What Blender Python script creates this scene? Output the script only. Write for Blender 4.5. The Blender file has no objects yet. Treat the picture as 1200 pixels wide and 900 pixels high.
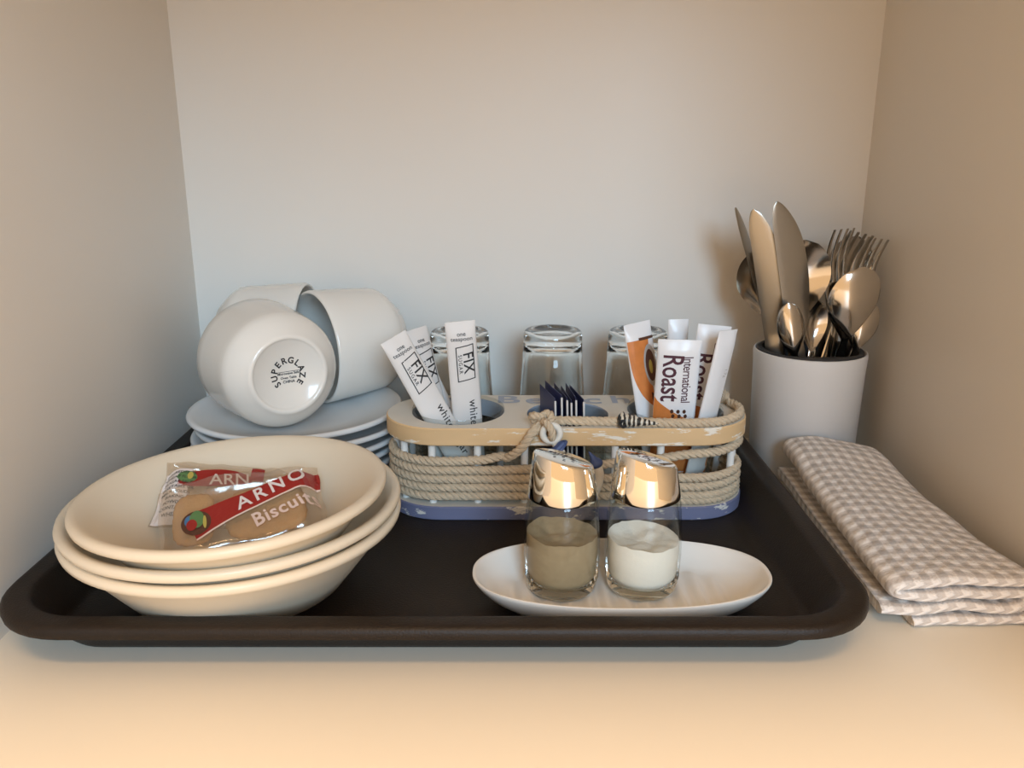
import bpy, bmesh, math, random
from mathutils import Vector, Matrix, noise
random.seed(4)
PI = math.pi
scene = bpy.context.scene
COL = scene.collection

# ------------------------------------------------------------------ camera
PITCH = math.radians(15.6)
CAM_Z = 0.25
cam_data = bpy.data.cameras.new('camera')
cam_data.sensor_width = 36.0
cam_data.lens = 990.0 / 1200.0 * 36.0
cam_data.clip_start = 0.01
cam = bpy.data.objects.new('camera', cam_data)
cam.location = (0, 0, CAM_Z)
cam.rotation_euler = (PI / 2 - PITCH, 0, math.radians(0.0))
COL.objects.link(cam)
scene.camera = cam

# ------------------------------------------------------------------ world, lights, exposure
world = bpy.data.worlds.new('world')
scene.world = world
world.use_nodes = True
bg = world.node_tree.nodes['Background']
bg.inputs[0].default_value = (1.0, 0.63, 0.32, 1)
bg.inputs[1].default_value = 1.02

def area_light(name, loc, target, sx, sy, energy, color):
    ld = bpy.data.lights.new(name, 'AREA')
    ld.shape = 'RECTANGLE'; ld.size = sx; ld.size_y = sy
    ld.energy = energy; ld.color = color
    o = bpy.data.objects.new(name, ld)
    o.location = loc
    d = Vector(target) - Vector(loc)
    o.rotation_euler = d.to_track_quat('-Z', 'Y').to_euler()
    COL.objects.link(o)
    return o
# warm kitchen ceiling lamp, in front of and above the cupboard
area_light('ceiling_lamp_offscreen', (0.05, -0.50, 1.55), (0.03, 0.10, 0.0), 0.7, 0.4, 24, (1.0, 0.63, 0.31))
# cool daylight from a kitchen window to the right behind the camera
area_light('window_right_offscreen', (0.50, -1.9, 1.0), (-0.05, 0.65, 0.15), 0.8, 0.9, 44, (0.48, 0.75, 1.0))

vs = scene.view_settings
vs.view_transform = 'Standard'; vs.look = 'None'; vs.gamma = 1.0; vs.use_curve_mapping = False
vs.exposure = 0.15

# ------------------------------------------------------------------ helpers
def P(x, y, Y):
    """the world point at depth Y behind a point of the photograph (1200x900)"""
    u = (x - 600) / 990.0; v = (y - 450) / 990.0
    down = math.sin(PITCH) + v * math.cos(PITCH)
    fwd = math.cos(PITCH) - v * math.sin(PITCH)
    t = Y / fwd
    return Vector((u * t, Y, CAM_Z - down * t))

def new_mat(name):
    m = bpy.data.materials.new(name); m.use_nodes = True
    nt = m.node_tree
    return m, nt, nt.nodes['Principled BSDF']

def mat(name, color, rough=0.5, metal=0.0, spec=0.5, noise_amt=0.0, noise_scale=40, bump=0.0, bump_scale=200, coat=0.0, trans=0.0, ior=1.45, sss=0.0):
    m, nt, b = new_mat(name)
    b.inputs['Base Color'].default_value = (*color, 1)
    b.inputs['Roughness'].default_value = rough
    b.inputs['Metallic'].default_value = metal
    b.inputs['Specular IOR Level'].default_value = spec
    b.inputs['Coat Weight'].default_value = coat
    b.inputs['Transmission Weight'].default_value = trans
    b.inputs['IOR'].default_value = ior
    if noise_amt or bump:
        tc = nt.nodes.new('ShaderNodeTexCoord')
    if noise_amt:
        n = nt.nodes.new('ShaderNodeTexNoise'); n.inputs['Scale'].default_value = noise_scale; n.inputs['Detail'].default_value = 5
        r = nt.nodes.new('ShaderNodeMixRGB'); r.blend_type = 'MIX'
        r.inputs[1].default_value = (*[c * (1 - noise_amt) for c in color], 1)
        r.inputs[2].default_value = (*[min(1, c * (1 + noise_amt)) for c in color], 1)
        nt.links.new(tc.outputs['Object'], n.inputs['Vector'])
        nt.links.new(n.outputs['Fac'], r.inputs[0]); nt.links.new(r.outputs[0], b.inputs['Base Color'])
    if bump:
        n2 = nt.nodes.new('ShaderNodeTexNoise'); n2.inputs['Scale'].default_value = bump_scale; n2.inputs['Detail'].default_value = 3
        bp = nt.nodes.new('ShaderNodeBump'); bp.inputs['Strength'].default_value = bump; bp.inputs['Distance'].default_value = 0.001
        nt.links.new(tc.outputs['Object'], n2.inputs['Vector'])
        nt.links.new(n2.outputs['Fac'], bp.inputs['Height']); nt.links.new(bp.outputs[0], b.inputs['Normal'])
    return m

def chipped(name, color, under, thresh=0.62, scale=60, stretch=(1, 1, 1), rough=0.6):
    """paint over wood, worn through in noise-shaped chips"""
    m, nt, b = new_mat(name)
    b.inputs['Roughness'].default_value = rough
    tc = nt.nodes.new('ShaderNodeTexCoord'); mp = nt.nodes.new('ShaderNodeMapping')
    mp.inputs['Scale'].default_value = stretch
    n = nt.nodes.new('ShaderNodeTexNoise'); n.inputs['Scale'].default_value = scale; n.inputs['Detail'].default_value = 6; n.inputs['Roughness'].default_value = 0.65
    cr = nt.nodes.new('ShaderNodeValToRGB')
    cr.color_ramp.elements[0].position = thresh; cr.color_ramp.elements[0].color = (0, 0, 0, 1)
    cr.color_ramp.elements[1].position = thresh + 0.03; cr.color_ramp.elements[1].color = (1, 1, 1, 1)
    g = nt.nodes.new('ShaderNodeTexNoise'); g.inputs['Scale'].default_value = 25
    mx0 = nt.nodes.new('ShaderNodeMixRGB')
    mx0.inputs[1].default_value = (*[c * 0.86 for c in color], 1); mx0.inputs[2].default_value = (*[min(1, c * 1.1) for c in color], 1)
    mx = nt.nodes.new('ShaderNodeMixRGB')
    mx.inputs[2].default_value = (*under, 1)
    L = nt.links.new
    L(tc.outputs['Object'], mp.inputs[0]); L(mp.outputs[0], n.inputs['Vector']); L(mp.outputs[0], g.inputs['Vector'])
    L(n.outputs['Fac'], cr.inputs[0]); L(g.outputs['Fac'], mx0.inputs[0]); L(mx0.outputs[0], mx.inputs[1])
    L(cr.outputs[0], mx.inputs[0]); L(mx.outputs[0], b.inputs['Base Color'])
    return m

def film_mat(name, tint, gloss=0.12, cover=0.0, cover_col=(1, 1, 1)):
    """thin clear plastic film: transparent with a glossy coat"""
    m = bpy.data.materials.new(name); m.use_nodes = True
    nt = m.node_tree; nt.nodes.clear()
    o = nt.nodes.new('ShaderNodeOutputMaterial')
    t = nt.nodes.new('ShaderNodeBsdfTransparent'); t.inputs[0].default_value = (*tint, 1)
    g = nt.nodes.new('ShaderNodeBsdfGlossy'); g.inputs['Roughness'].default_value = 0.12; g.inputs[0].default_value = (1, 1, 1, 1)
    d = nt.nodes.new('ShaderNodeBsdfDiffuse'); d.inputs[0].default_value = (*cover_col, 1)
    m1 = nt.nodes.new('ShaderNodeMixShader'); m1.inputs[0].default_value = cover
    m2 = nt.nodes.new('ShaderNodeMixShader'); m2.inputs[0].default_value = gloss
    L = nt.links.new
    L(t.outputs[0], m1.inputs[1]); L(d.outputs[0], m1.inputs[2])
    L(m1.outputs[0], m2.inputs[1]); L(g.outputs[0], m2.inputs[2]); L(m2.outputs[0], o.inputs[0])
    return m

def thin_glass(name, tint):
    """thin clear glass: light passes straight through with a slight tint, plus a reflection that grows towards grazing angles"""
    m = bpy.data.materials.new(name); m.use_nodes = True
    nt = m.node_tree; nt.nodes.clear()
    o = nt.nodes.new('ShaderNodeOutputMaterial')
    t = nt.nodes.new('ShaderNodeBsdfTransparent'); g = nt.nodes.new('ShaderNodeBsdfGlossy'); g.inputs['Roughness'].default_value = 0.02
    t.inputs[0].default_value = (*tint, 1)
    mx = nt.nodes.new('ShaderNodeMixShader'); L = nt.links.new
    pw = nt.nodes.new('ShaderNodeMath'); pw.operation = 'POWER'; pw.inputs[1].default_value = 4.0
    fr = nt.nodes.new('ShaderNodeMath'); fr.operation = 'MULTIPLY_ADD'; fr.inputs[1].default_value = 0.55; fr.inputs[2].default_value = 0.03
    lw2 = nt.nodes.new('ShaderNodeLayerWeight'); lw2.inputs[0].default_value = 0.5
    L(lw2.outputs['Facing'], pw.inputs[0]); L(pw.outputs[0], fr.inputs[0])
    L(fr.outputs[0], mx.inputs[0])
    L(t.outputs[0], mx.inputs[1]); L(g.outputs[0], mx.inputs[2]); L(mx.outputs[0], o.inputs[0])
    return m

M = {}
M['melamine'] = mat('melamine', (0.74, 0.70, 0.64), 0.42, noise_amt=0.02, noise_scale=6)
M['shelf'] = mat('shelf_melamine', (0.76, 0.71, 0.61), 0.40, noise_amt=0.02, noise_scale=5)
M['tray'] = mat('tray_plastic', (0.014, 0.009, 0.006), 0.48, spec=0.35, noise_amt=0.25, noise_scale=50, bump=0.25, bump_scale=900)
M['bowl'] = mat('bowl_ceramic', (0.74, 0.645, 0.50), 0.36)
M['plate'] = mat('plate_ceramic', (0.72, 0.73, 0.73), 0.22)
M['mug'] = mat('mug_ceramic', (0.80, 0.77, 0.71), 0.2, coat=0.4)
M['dish'] = mat('dish_ceramic', (0.76, 0.73, 0.68), 0.18)
M['black_print'] = mat('black_print', (0.02, 0.02, 0.022), 0.6)
M['paper'] = mat('paper', (0.70, 0.68, 0.66), 0.55)
M['foil_white'] = mat('gloss_white_foil', (0.75, 0.75, 0.76), 0.28)
M['chrome'] = mat('chrome', (0.86, 0.83, 0.77), 0.045, metal=1.0)
M['steel'] = mat('stainless_steel', (0.66, 0.62, 0.57), 0.13, metal=1.0)
M['steel_brushed'] = mat('brushed_steel', (0.44, 0.41, 0.36), 0.30, metal=1.0)
M['glass'] = mat('clear_glass', (0.95, 0.97, 0.96), 0.0, trans=1.0, ior=1.48)
M['glass_shaker'] = thin_glass('shaker_glass', (0.955, 0.96, 0.94))
M['glass_base'] = mat('shaker_glass_base', (0.90, 0.92, 0.86), 0.0, trans=1.0, ior=1.48)
M['cup_glass'] = thin_glass('cup_glass', (0.92, 0.93, 0.92))
M['pepper'] = mat('ground_pepper', (0.40, 0.31, 0.20), 0.9, noise_amt=0.18, noise_scale=300)
M['salt'] = mat('salt', (0.96, 0.94, 0.90), 0.9, noise_amt=0.04, noise_scale=900, bump=0.3, bump_scale=900)
M['pot'] = mat('white_plastic_pot', (0.74, 0.73, 0.72), 0.45)
M['pot_insert'] = mat('charcoal_insert', (0.035, 0.035, 0.037), 0.6)
M['rope'] = mat('jute_rope', (0.58, 0.46, 0.32), 0.85, noise_amt=0.22, noise_scale=250, bump=0.5, bump_scale=1500)
M['cream_paint'] = chipped('cream_paint', (0.70, 0.66, 0.58), (0.45, 0.40, 0.33), 0.70, 40)
M['wood_edge'] = chipped('worn_wood_edge', (0.68, 0.46, 0.24), (0.78, 0.72, 0.62), 0.57, 30, (1, 1, 4))
M['blue_edge'] = chipped('blue_paint_edge', (0.15, 0.16, 0.26), (0.66, 0.62, 0.56), 0.59, 45, (1, 1, 3))
M['dowel'] = mat('white_dowel', (0.76, 0.74, 0.70), 0.5)
M['pale_blue_print'] = mat('pale_blue_print', (0.38, 0.42, 0.50), 0.7)
M['anchor_white'] = mat('anchor_white', (0.74, 0.70, 0.62), 0.6, noise_amt=0.1)
M['anchor_blue'] = mat('anchor_blue', (0.05, 0.08, 0.20), 0.5, noise_amt=0.2)
M['sachet'] = mat('navy_sachet', (0.026, 0.032, 0.105), 0.38, noise_amt=0.1)
M['copper_print'] = mat('copper_print', (0.25, 0.10, 0.05), 0.5, noise_amt=0.4, noise_scale=600)
M['orange_print'] = mat('orange_print', (0.60, 0.20, 0.05), 0.35, noise_amt=0.3, noise_scale=120)
M['brown_print'] = mat('brown_print', (0.09, 0.035, 0.02), 0.35)
M['plum_print'] = mat('plum_print', (0.07, 0.02, 0.035), 0.4)
M['grey_print'] = mat('grey_print', (0.42, 0.40, 0.38), 0.4)
M['red_print'] = mat('red_print', (0.30, 0.020, 0.016), 0.3)
M['white_print'] = mat('white_print', (0.72, 0.64, 0.60), 0.4)
M['pink_print'] = mat('pink_print', (0.72, 0.54, 0.46), 0.4)
M['green_print'] = mat('green_print', (0.10, 0.20, 0.07), 0.4)
M['blue_print'] = mat('blue_print', (0.06, 0.16, 0.30), 0.4)
M['yellow_print'] = mat('yellow_print', (0.45, 0.36, 0.08), 0.4)
M['biscuit'] = mat('biscuit', (0.52, 0.30, 0.12), 0.8, noise_amt=0.25, noise_scale=90, bump=0.6, bump_scale=500)
M['film'] = film_mat('clear_film', (0.95, 0.92, 0.88), 0.11, 0.05, (0.75, 0.66, 0.60))

# shell: black and white stripes wound along the spiral
def shell_mat():
    m, nt, b = new_mat('striped_shell')
    tc = nt.nodes.new('ShaderNodeTexCoord')
    w = nt.nodes.new('ShaderNodeTexWave'); w.inputs['Scale'].default_value = 95; w.inputs['Distortion'].default_value = 3.5; w.inputs['Detail Scale'].default_value = 2
    cr = nt.nodes.new('ShaderNodeValToRGB')
    cr.color_ramp.elements[0].position = 0.45; cr.color_ramp.elements[0].color = (0.03, 0.028, 0.025, 1)
    cr.color_ramp.elements[1].position = 0.6; cr.color_ramp.elements[1].color = (0.62, 0.56, 0.46, 1)
    nt.links.new(tc.outputs['Object'], w.inputs['Vector']); nt.links.new(w.outputs['Fac'], cr.inputs[0]); nt.links.new(cr.outputs[0], b.inputs['Base Color'])
    b.inputs['Roughness'].default_value = 0.25
    return m
M['shell'] = shell_mat()

# towel: grey and white gingham waffle weave in UV space (metres)
def towel_mat():
    m, nt, b = new_mat('gingham_cloth')
    b.inputs['Roughness'].default_value = 0.95; b.inputs['Specular IOR Level'].default_value = 0.1
    b.inputs['Sheen Weight'].default_value = 0.3
    uv = nt.nodes.new('ShaderNodeUVMap'); sep = nt.nodes.new('ShaderNodeSeparateXYZ')
    nt.links.new(uv.outputs[0], sep.inputs[0])
    def math_(op, a, bb=None):
        n = nt.nodes.new('ShaderNodeMath'); n.operation = op
        for i, q in enumerate((a, bb)):
            if q is None: continue
            if isinstance(q, (int, float)): n.inputs[i].default_value = q
            else: nt.links.new(q, n.inputs[i])
        return n.outputs[0]
    per = 2 * PI / 0.0094
    su = math_('SINE', math_('MULTIPLY', sep.outputs[0], per))
    sv = math_('SINE', math_('MULTIPLY', sep.outputs[1], per))
    def sq(s):
        n = nt.nodes.new('ShaderNodeMapRange'); n.interpolation_type = 'SMOOTHSTEP'
        n.inputs['From Min'].default_value = -0.5; n.inputs['From Max'].default_value = 0.5
        nt.links.new(s, n.inputs['Value']); return n.outputs[0]
    fac = math_('MULTIPLY', math_('ADD', sq(su), sq(sv)), 0.5)
    nz = nt.nodes.new('ShaderNodeTexNoise'); nz.inputs['Scale'].default_value = 900
    nt.links.new(uv.outputs[0], nz.inputs['Vector'])
    fac2 = math_('ADD', fac, math_('MULTIPLY', math_('SUBTRACT', nz.outputs['Fac'], 0.5), 0.35))
    cr = nt.nodes.new('ShaderNodeValToRGB')
    e = cr.color_ramp.elements
    e[0].position = 0.0; e[0].color = (0.46, 0.41, 0.37, 1)
    e[1].position = 1.0; e[1].color = (0.90, 0.85, 0.80, 1)
    mid = e.new(0.5); mid.color = (0.66, 0.60, 0.55, 1)
    nt.links.new(fac2, cr.inputs[0]); nt.links.new(cr.outputs[0], b.inputs['Base Color'])
    h = math_('ADD', math_('MULTIPLY', su, sv), math_('MULTIPLY', nz.outputs['Fac'], 1.2))
    bp = nt.nodes.new('ShaderNodeBump'); bp.inputs['Strength'].default_value = 0.6; bp.inputs['Distance'].default_value = 0.0010
    nt.links.new(h, bp.inputs['Height']); nt.links.new(bp.outputs[0], b.inputs['Normal'])
    return m
M['towel'] = towel_mat()

def obj(name, verts, faces, m, parent=None, smooth=True, uvs=None, mats=None, fmat=None, auto=40):
    me = bpy.data.meshes.new(name)
    me.from_pydata([tuple(v) for v in verts], [], faces)
    for mm in (mats or [m]): me.materials.append(mm)
    if fmat:
        for p, i in zip(me.polygons, fmat): p.material_index = i
    if uvs:
        l = me.uv_layers.new(name='UVMap')
        for lp in me.loops: l.data[lp.index].uv = uvs[lp.vertex_index]
    bm = bmesh.new(); bm.from_mesh(me)
    bmesh.ops.recalc_face_normals(bm, faces=bm.faces)
    bm.to_mesh(me); bm.free()
    if smooth:
        me.polygons.foreach_set('use_smooth', [True] * len(me.polygons))
        me.set_sharp_from_angle(angle=math.radians(auto))
    o = bpy.data.objects.new(name, me)
    COL.objects.link(o)
    if parent: o.parent = parent
    return o

def tag(o, label, cat, group=None):
    o['label'] = label; o['category'] = cat
    if group: o['group'] = group
    return o

def thing(name, label, cat, mw=None, group=None):
    o = bpy.data.objects.new(name, None); o.empty_display_size = 0.02
    COL.objects.link(o)
    if mw is not None: o.matrix_world = mw
    return tag(o, label, cat, group)

def struct(o):
    o['kind'] = 'structure'; return o

class MB:
    def __init__(s): s.v = []; s.f = []; s.m = []
    def add(s, v, f, mi=0):
        b = len(s.v); s.v += [Vector(q) for q in v]; s.f += [tuple(i + b for i in q) for q in f]; s.m += [mi] * len(f)
        return s
    def xf(s, mx): s.v = [mx @ q for q in s.v]; return s
    def obj(s, name, m, parent=None, **k): return obj(name, s.v, s.f, m, parent, **k)

def box(x0, x1, y0, y1, z0, z1):
    v = [(x, y, z) for z in (z0, z1) for y in (y0, y1) for x in (x0, x1)]
    f = [(0, 2, 3, 1), (4, 5, 7, 6), (0, 1, 5, 4), (2, 6, 7, 3), (0, 4, 6, 2), (1, 3, 7, 5)]
    return v, f

def lathe(prof, seg=64, sx=1.0, sy=1.0):
    v = []; f = []; rings = []
    for r, z in prof:
        if r <= 1e-7:
            rings.append([len(v)]); v.append(Vector((0, 0, z)))
        else:
            rings.append(list(range(len(v), len(v) + seg)))
            v += [Vector((r * sx * math.cos(2 * PI * i / seg), r * sy * math.sin(2 * PI * i / seg), z)) for i in range(seg)]
    for a, b in zip(rings, rings[1:]):
        for i in range(seg):
            j = (i + 1) % seg
            if len(a) == 1 and len(b) == 1: continue
            if len(a) == 1: f.append((a[0], b[i], b[j]))
            elif len(b) == 1: f.append((a[i], b[0], a[j]))
            else: f.append((a[i], b[i], b[j], a[j]))
    return v, f

def smooth_prof(pts, n=4):
    """Catmull-Rom through the profile points"""
    out = []
    for i in range(len(pts) - 1):
        p0 = pts[max(0, i - 1)]; p1 = pts[i]; p2 = pts[i + 1]; p3 = pts[min(len(pts) - 1, i + 2)]
        for k in range(n):
            t = k / n
            q = [0.5 * ((2 * p1[a]) + (-p0[a] + p2[a]) * t + (2 * p0[a] - 5 * p1[a] + 4 * p2[a] - p3[a]) * t * t + (-p0[a] + 3 * p1[a] - 3 * p2[a] + p3[a]) * t ** 3) for a in range(len(p1))]
            out.append(tuple(q))
    out.append(tuple(pts[-1]))
    return out

def smooth_prof_r(pts, n=4):
    return [(max(0.0, r), z) for r, z in smooth_prof(pts, n)]

def frames(path, closed=False):
    n = len(path); T = []
    for i in range(n):
        a = path[(i - 1) % n] if closed else path[max(0, i - 1)]
        b = path[(i + 1) % n] if closed else path[min(n - 1, i + 1)]
        T.append((b - a).normalized())
    up = Vector((0, 0, 1)) if abs(T[0].z) < 0.9 else Vector((1, 0, 0))
    N = [(up - T[0] * up.dot(T[0])).normalized()]
    for i in range(1, n):
        q = N[-1] - T[i] * N[-1].dot(T[i])
        N.append(q.normalized() if q.length > 1e-9 else N[-1])
    return [(T[i], N[i], T[i].cross(N[i])) for i in range(n)]

def tube(path, rad, seg=8, closed=False, flat=1.0):
    path = [Vector(p) for p in path]; fr = frames(path, closed)
    v = []; f = []
    for i, p in enumerate(path):
        r = rad(i / (len(path) - 1)) if callable(rad) else rad
        for k in range(seg):
            a = 2 * PI * k / seg
            v.append(p + fr[i][1] * (r * math.cos(a)) + fr[i][2] * (r * flat * math.sin(a)))
    n = len(path)
    for i in range(n if closed else n - 1):
        j = (i + 1) % n
        for k in range(seg):
            l = (k + 1) % seg
            f.append((i * seg + k, i * seg + l, j * seg + l, j * seg + k))
    if not closed:
        f.append(tuple(range(seg - 1, -1, -1))); f.append(tuple((n - 1) * seg + k for k in range(seg)))
    return v, f

def resample(path, step):
    path = [Vector(p) for p in path]; out = [path[0].copy()]; acc = 0.0
    for a, b in zip(path, path[1:]):
        d = (b - a).length
        if d < 1e-9: continue
        t = step - acc
        while t <= d:
            out.append(a.lerp(b, t / d)); t += step
        acc = d - (t - step)
    return out

def rope(path, R=0.0033, pitch=0.013, strands=3, step=0.0016):
    pts = resample(path, step); fr = frames(pts); mb = MB()
    for s in range(strands):
        q = []
        for i, p in enumerate(pts):
            a = 2 * PI * (i * step / pitch + s / strands)
            q.append(p + (fr[i][1] * math.cos(a) + fr[i][2] * math.sin(a)) * (R * 0.46))
        mb.add(*tube(q, R * 0.56, 7))
    return mb

def cr3(pts, n=10):
    return [Vector(p) for p in smooth_prof([tuple(p) for p in pts], n)]

_txt = {}
def text2d(s, size=1.0, bold=0.0, spacing=1.0):
    """flat glyph triangles, centred on the origin"""
    key = (s, bold, spacing)
    if key not in _txt:
        cu = bpy.data.curves.new('t', 'FONT'); cu.body = s; cu.size = 1.0; cu.resolution_u = 3
        cu.align_x = 'CENTER'; cu.align_y = 'CENTER'; cu.offset = bold; cu.space_character = spacing
        o = bpy.data.objects.new('t', cu); COL.objects.link(o)
        dg = bpy.context.evaluated_depsgraph_get(); dg.update()
        me = bpy.data.meshes.new_from_object(o.evaluated_get(dg))
        bm = bmesh.new(); bm.from_mesh(me); bmesh.ops.triangulate(bm, faces=bm.faces)
        for _ in range(4):
            le = [e for e in bm.edges if e.calc_length() > 0.13]
            if not le: break
            bmesh.ops.subdivide_edges(bm, edges=le, cuts=1)
            bmesh.ops.triangulate(bm, faces=[q for q in bm.faces if len(q.verts) > 3])
        bm.verts.index_update()
        _txt[key] = ([(v.co.x, v.co.y) for v in bm.verts], [tuple(v.index for v in f.verts) for f in bm.faces])
        bm.free(); bpy.data.objects.remove(o); bpy.data.meshes.remove(me); bpy.data.curves.remove(cu)
    v, f = _txt[key]
    return [(x * size, y * size) for x, y in v], f

def rot2(v, deg, dx=0, dy=0):
    c = math.cos(math.radians(deg)); s = math.sin(math.radians(deg))
    return [(x * c - y * s + dx, x * s + y * c + dy) for x, y in v]

def rect2(x0, x1, y0, y1, nx=6, ny=6):
    v = [(x0 + (x1 - x0) * i / nx, y0 + (y1 - y0) * j / ny) for j in range(ny + 1) for i in range(nx + 1)]
    f = [(j * (nx + 1) + i, j * (nx + 1) + i + 1, (j + 1) * (nx + 1) + i + 1, (j + 1) * (nx + 1) + i) for j in range(ny) for i in range(nx)]
    return v, f

def quadstrip2(a, b, n=8):
    """grid between two polylines of equal length, n columns across"""
    k = len(a); v = []
    for c in range(n + 1):
        t = c / n; v += [(p[0] + (q[0] - p[0]) * t, p[1] + (q[1] - p[1]) * t) for p, q in zip(a, b)]
    return v, [(c * k + i, c * k + i + 1, (c + 1) * k + i + 1, (c + 1) * k + i) for c in range(n) for i in range(k - 1)]

def ellipse2(cx, cy, rx, ry, n=24, rings=3):
    v = [(cx, cy)]; f = []
    for r in range(1, rings + 1):
        v += [(cx + rx * r / rings * math.cos(2 * PI * i / n), cy + ry * r / rings * math.sin(2 * PI * i / n)) for i in range(n)]
    for i in range(n): f.append((0, 1 + i, 1 + (i + 1) % n))
    for r in range(1, rings):
        for i in range(n):
            j = (i + 1) % n
            f.append((1 + (r - 1) * n + i, 1 + r * n + i, 1 + r * n + j, 1 + (r - 1) * n + j))
    return v, f

def frame2(x0, x1, y0, y1, w):
    v = []; f = []
    for (a, b, c, d) in ((x0, x1, y0, y0 + w), (x0, x1, y1 - w, y1), (x0, x0 + w, y0 + w, y1 - w), (x1 - w, x1, y0 + w, y1 - w)):
        q, g = rect2(a, b, c, d, 3, 3); k = len(v); v += q; f += [tuple(i + k for i in t) for t in g]
    return v, f

def wrap(S, v2, off=0.00025):
    """lay flat shapes on the surface S(u, v), lifted along its normal"""
    out = []; e = 2e-4
    for u, v in v2:
        p = S(u, v); n = (S(u + e, v) - S(u - e, v)).cross(S(u, v + e) - S(u, v - e))
        n = n.normalized() if n.length > 1e-14 else Vector((0, -1, 0))
        out.append(p + n * off)
    return out

def frame_m(B, T, face):
    """local z from B to T, local -y towards face"""
    B = Vector(B); T = Vector(T)
    z = (T - B).normalized(); y = -Vector(face); y = (y - z * y.dot(z)).normalized(); x = y.cross(z)
    m = Matrix((x, y, z)).transposed().to_4x4(); m.translation = B
    return m

# ------------------------------------------------------------------ cupboard
XL, XR, YB, YF, ZC = -0.270, 0.2927, 0.7165, 0.10, 0.46
T = 0.018
struct(obj('floor', *box(XL - 0.5, XR + 0.5, -0.50, YB + T, -0.030, 0.0), M['shelf'], smooth=False))   # the bench top, running out of the cupboard towards the room
struct(obj('wall_back', *box(XL - T, XR + T, YB, YB + T, 0.0, ZC), M['melamine'], smooth=False))
struct(obj('wall_left', *box(XL - T, XL, YF, YB, 0.0, ZC), M['melamine'], smooth=False))
struct(obj('wall_right', *box(XR, XR + T, YF, YB, 0.0, ZC), M['melamine'], smooth=False))
struct(obj('ceiling', *box(XL - T, XR + T, YF, YB + T, ZC, ZC + 0.02), M['melamine'], smooth=False))

# ------------------------------------------------------------------ tray
TX0, TX1, TY0, TY1 = -0.2665, 0.1873, 0.3585, 0.7115
def rrect(inset, z, rad, n=10):
    x0, x1, y0, y1 = TX0 + inset, TX1 - inset, TY0 + inset, TY1 - inset
    r = max(rad - inset * 0.75, 0.008); pts = []
    for cx, cy, a0 in ((x1 - r, y1 - r, 0), (x0 + r, y1 - r, 90), (x0 + r, y0 + r, 180), (x1 - r, y0 + r, 270)):
        for i in range(n + 1):
            a = math.radians(a0 + 90 * i / n)
            pts.append(Vector((cx + r * math.cos(a), cy + r * math.sin(a), z)))
    return pts
def loft(rings, cap0=True, cap1=True):
    n = len(rings[0]); v = [p for r in rings for p in r]; f = []
    for k in range(len(rings) - 1):
        for i in range(n):
            j = (i + 1) % n
            f.append((k * n + i, k * n + j, (k + 1) * n + j, (k + 1) * n + i))
    if cap0: f.append(tuple(range(n - 1, -1, -1)))
    if cap1: f.append(tuple((len(rings) - 1) * n + i for i in range(n)))
    return v, f
TR = 0.047
tr = [(0.030, 0.0), (0.027, 0.0006), (0.024, 0.004), (0.0135, 0.0210), (0.006, 0.0222), (0.0025, 0.0212), (0.0004, 0.0216), (0.0, 0.0235), (0.0004, 0.0262), (0.002, 0.0277),
      (0.004, 0.0281), (0.0105, 0.0281), (0.0125, 0.0274), (0.0140, 0.0255), (0.0250, 0.0075), (0.0275, 0.0052), (0.031, 0.0045)]
tag(obj('serving_tray', *loft([rrect(a, z, TR) for a, z in tr]), M['tray'], auto=55),
    'dark brown plastic serving tray with raised rounded rim carrying the crockery', 'tray')
ZT = 0.0045

# ------------------------------------------------------------------ bowls
def bowl_prof(R, H, rf, t=0.0042, full=False):
    out = [(0, 0.0012), (rf - 0.005, 0.0012), (rf - 0.003, 0.0), (rf, 0.0), (rf + 0.003, 0.0025)]
    k = [(0.27, 0.20), (0.50, 0.44), (0.71, 0.70), (0.86, 0.86)]
    if full: k = [(0.30, 0.13), (0.50, 0.38), (0.69, 0.62), (0.85, 0.82)]
    for a, b in k: out.append((rf + (R - rf) * a, H * b))
    lip = [(R - 0.0048, H - 0.0068), (R - 0.0030, H - 0.0060), (R - 0.0006, H - 0.0050), (R, H - 0.0025), (R - 0.0008, H - 0.0006), (R - 0.0028, H), (R - 0.0055, H - 0.0008)]
    inn = [(rf + (R - rf) * a - t * 0.62, H * b + t * 0.60) for a, b in reversed(k)]
    inn += [(rf + 0.002, 0.0068), (rf - 0.010, 0.0052), (0, 0.0050)]
    return out + lip + inn
def bowl(label, loc, R, H, rf, tilt=(0, 0), t=0.0042, full=False):
    pr = bowl_prof(R, H, rf, t, full)
    o = obj('bowl', *lathe(pr, 96), M['bowl'], auto=60)
    o.location = loc; o.rotation_euler = (math.radians(tilt[0]), math.radians(tilt[1]), 0)
    return tag(o, label, 'bowl', 'cream bowls stacked on the tray')
bowl('wide cream bowl resting on the tray, lowest of the three stacked bowls', (-0.156, 0.4425, ZT), 0.0922, 0.049, 0.045, (0, 0), 0.0032, True)
bowl('wide cream bowl in the middle of the three stacked bowls', (-0.1555, 0.4425, ZT + 0.0078), 0.0922, 0.049, 0.045, (0, -0.5), 0.0032, True)
B3 = Vector((-0.1487, 0.4252, 0.0194))
bowl('smaller cream bowl tilted on top of the stack, holding the biscuit packets', B3, 0.0820, 0.056, 0.030, (0.0, -2.0))

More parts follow.
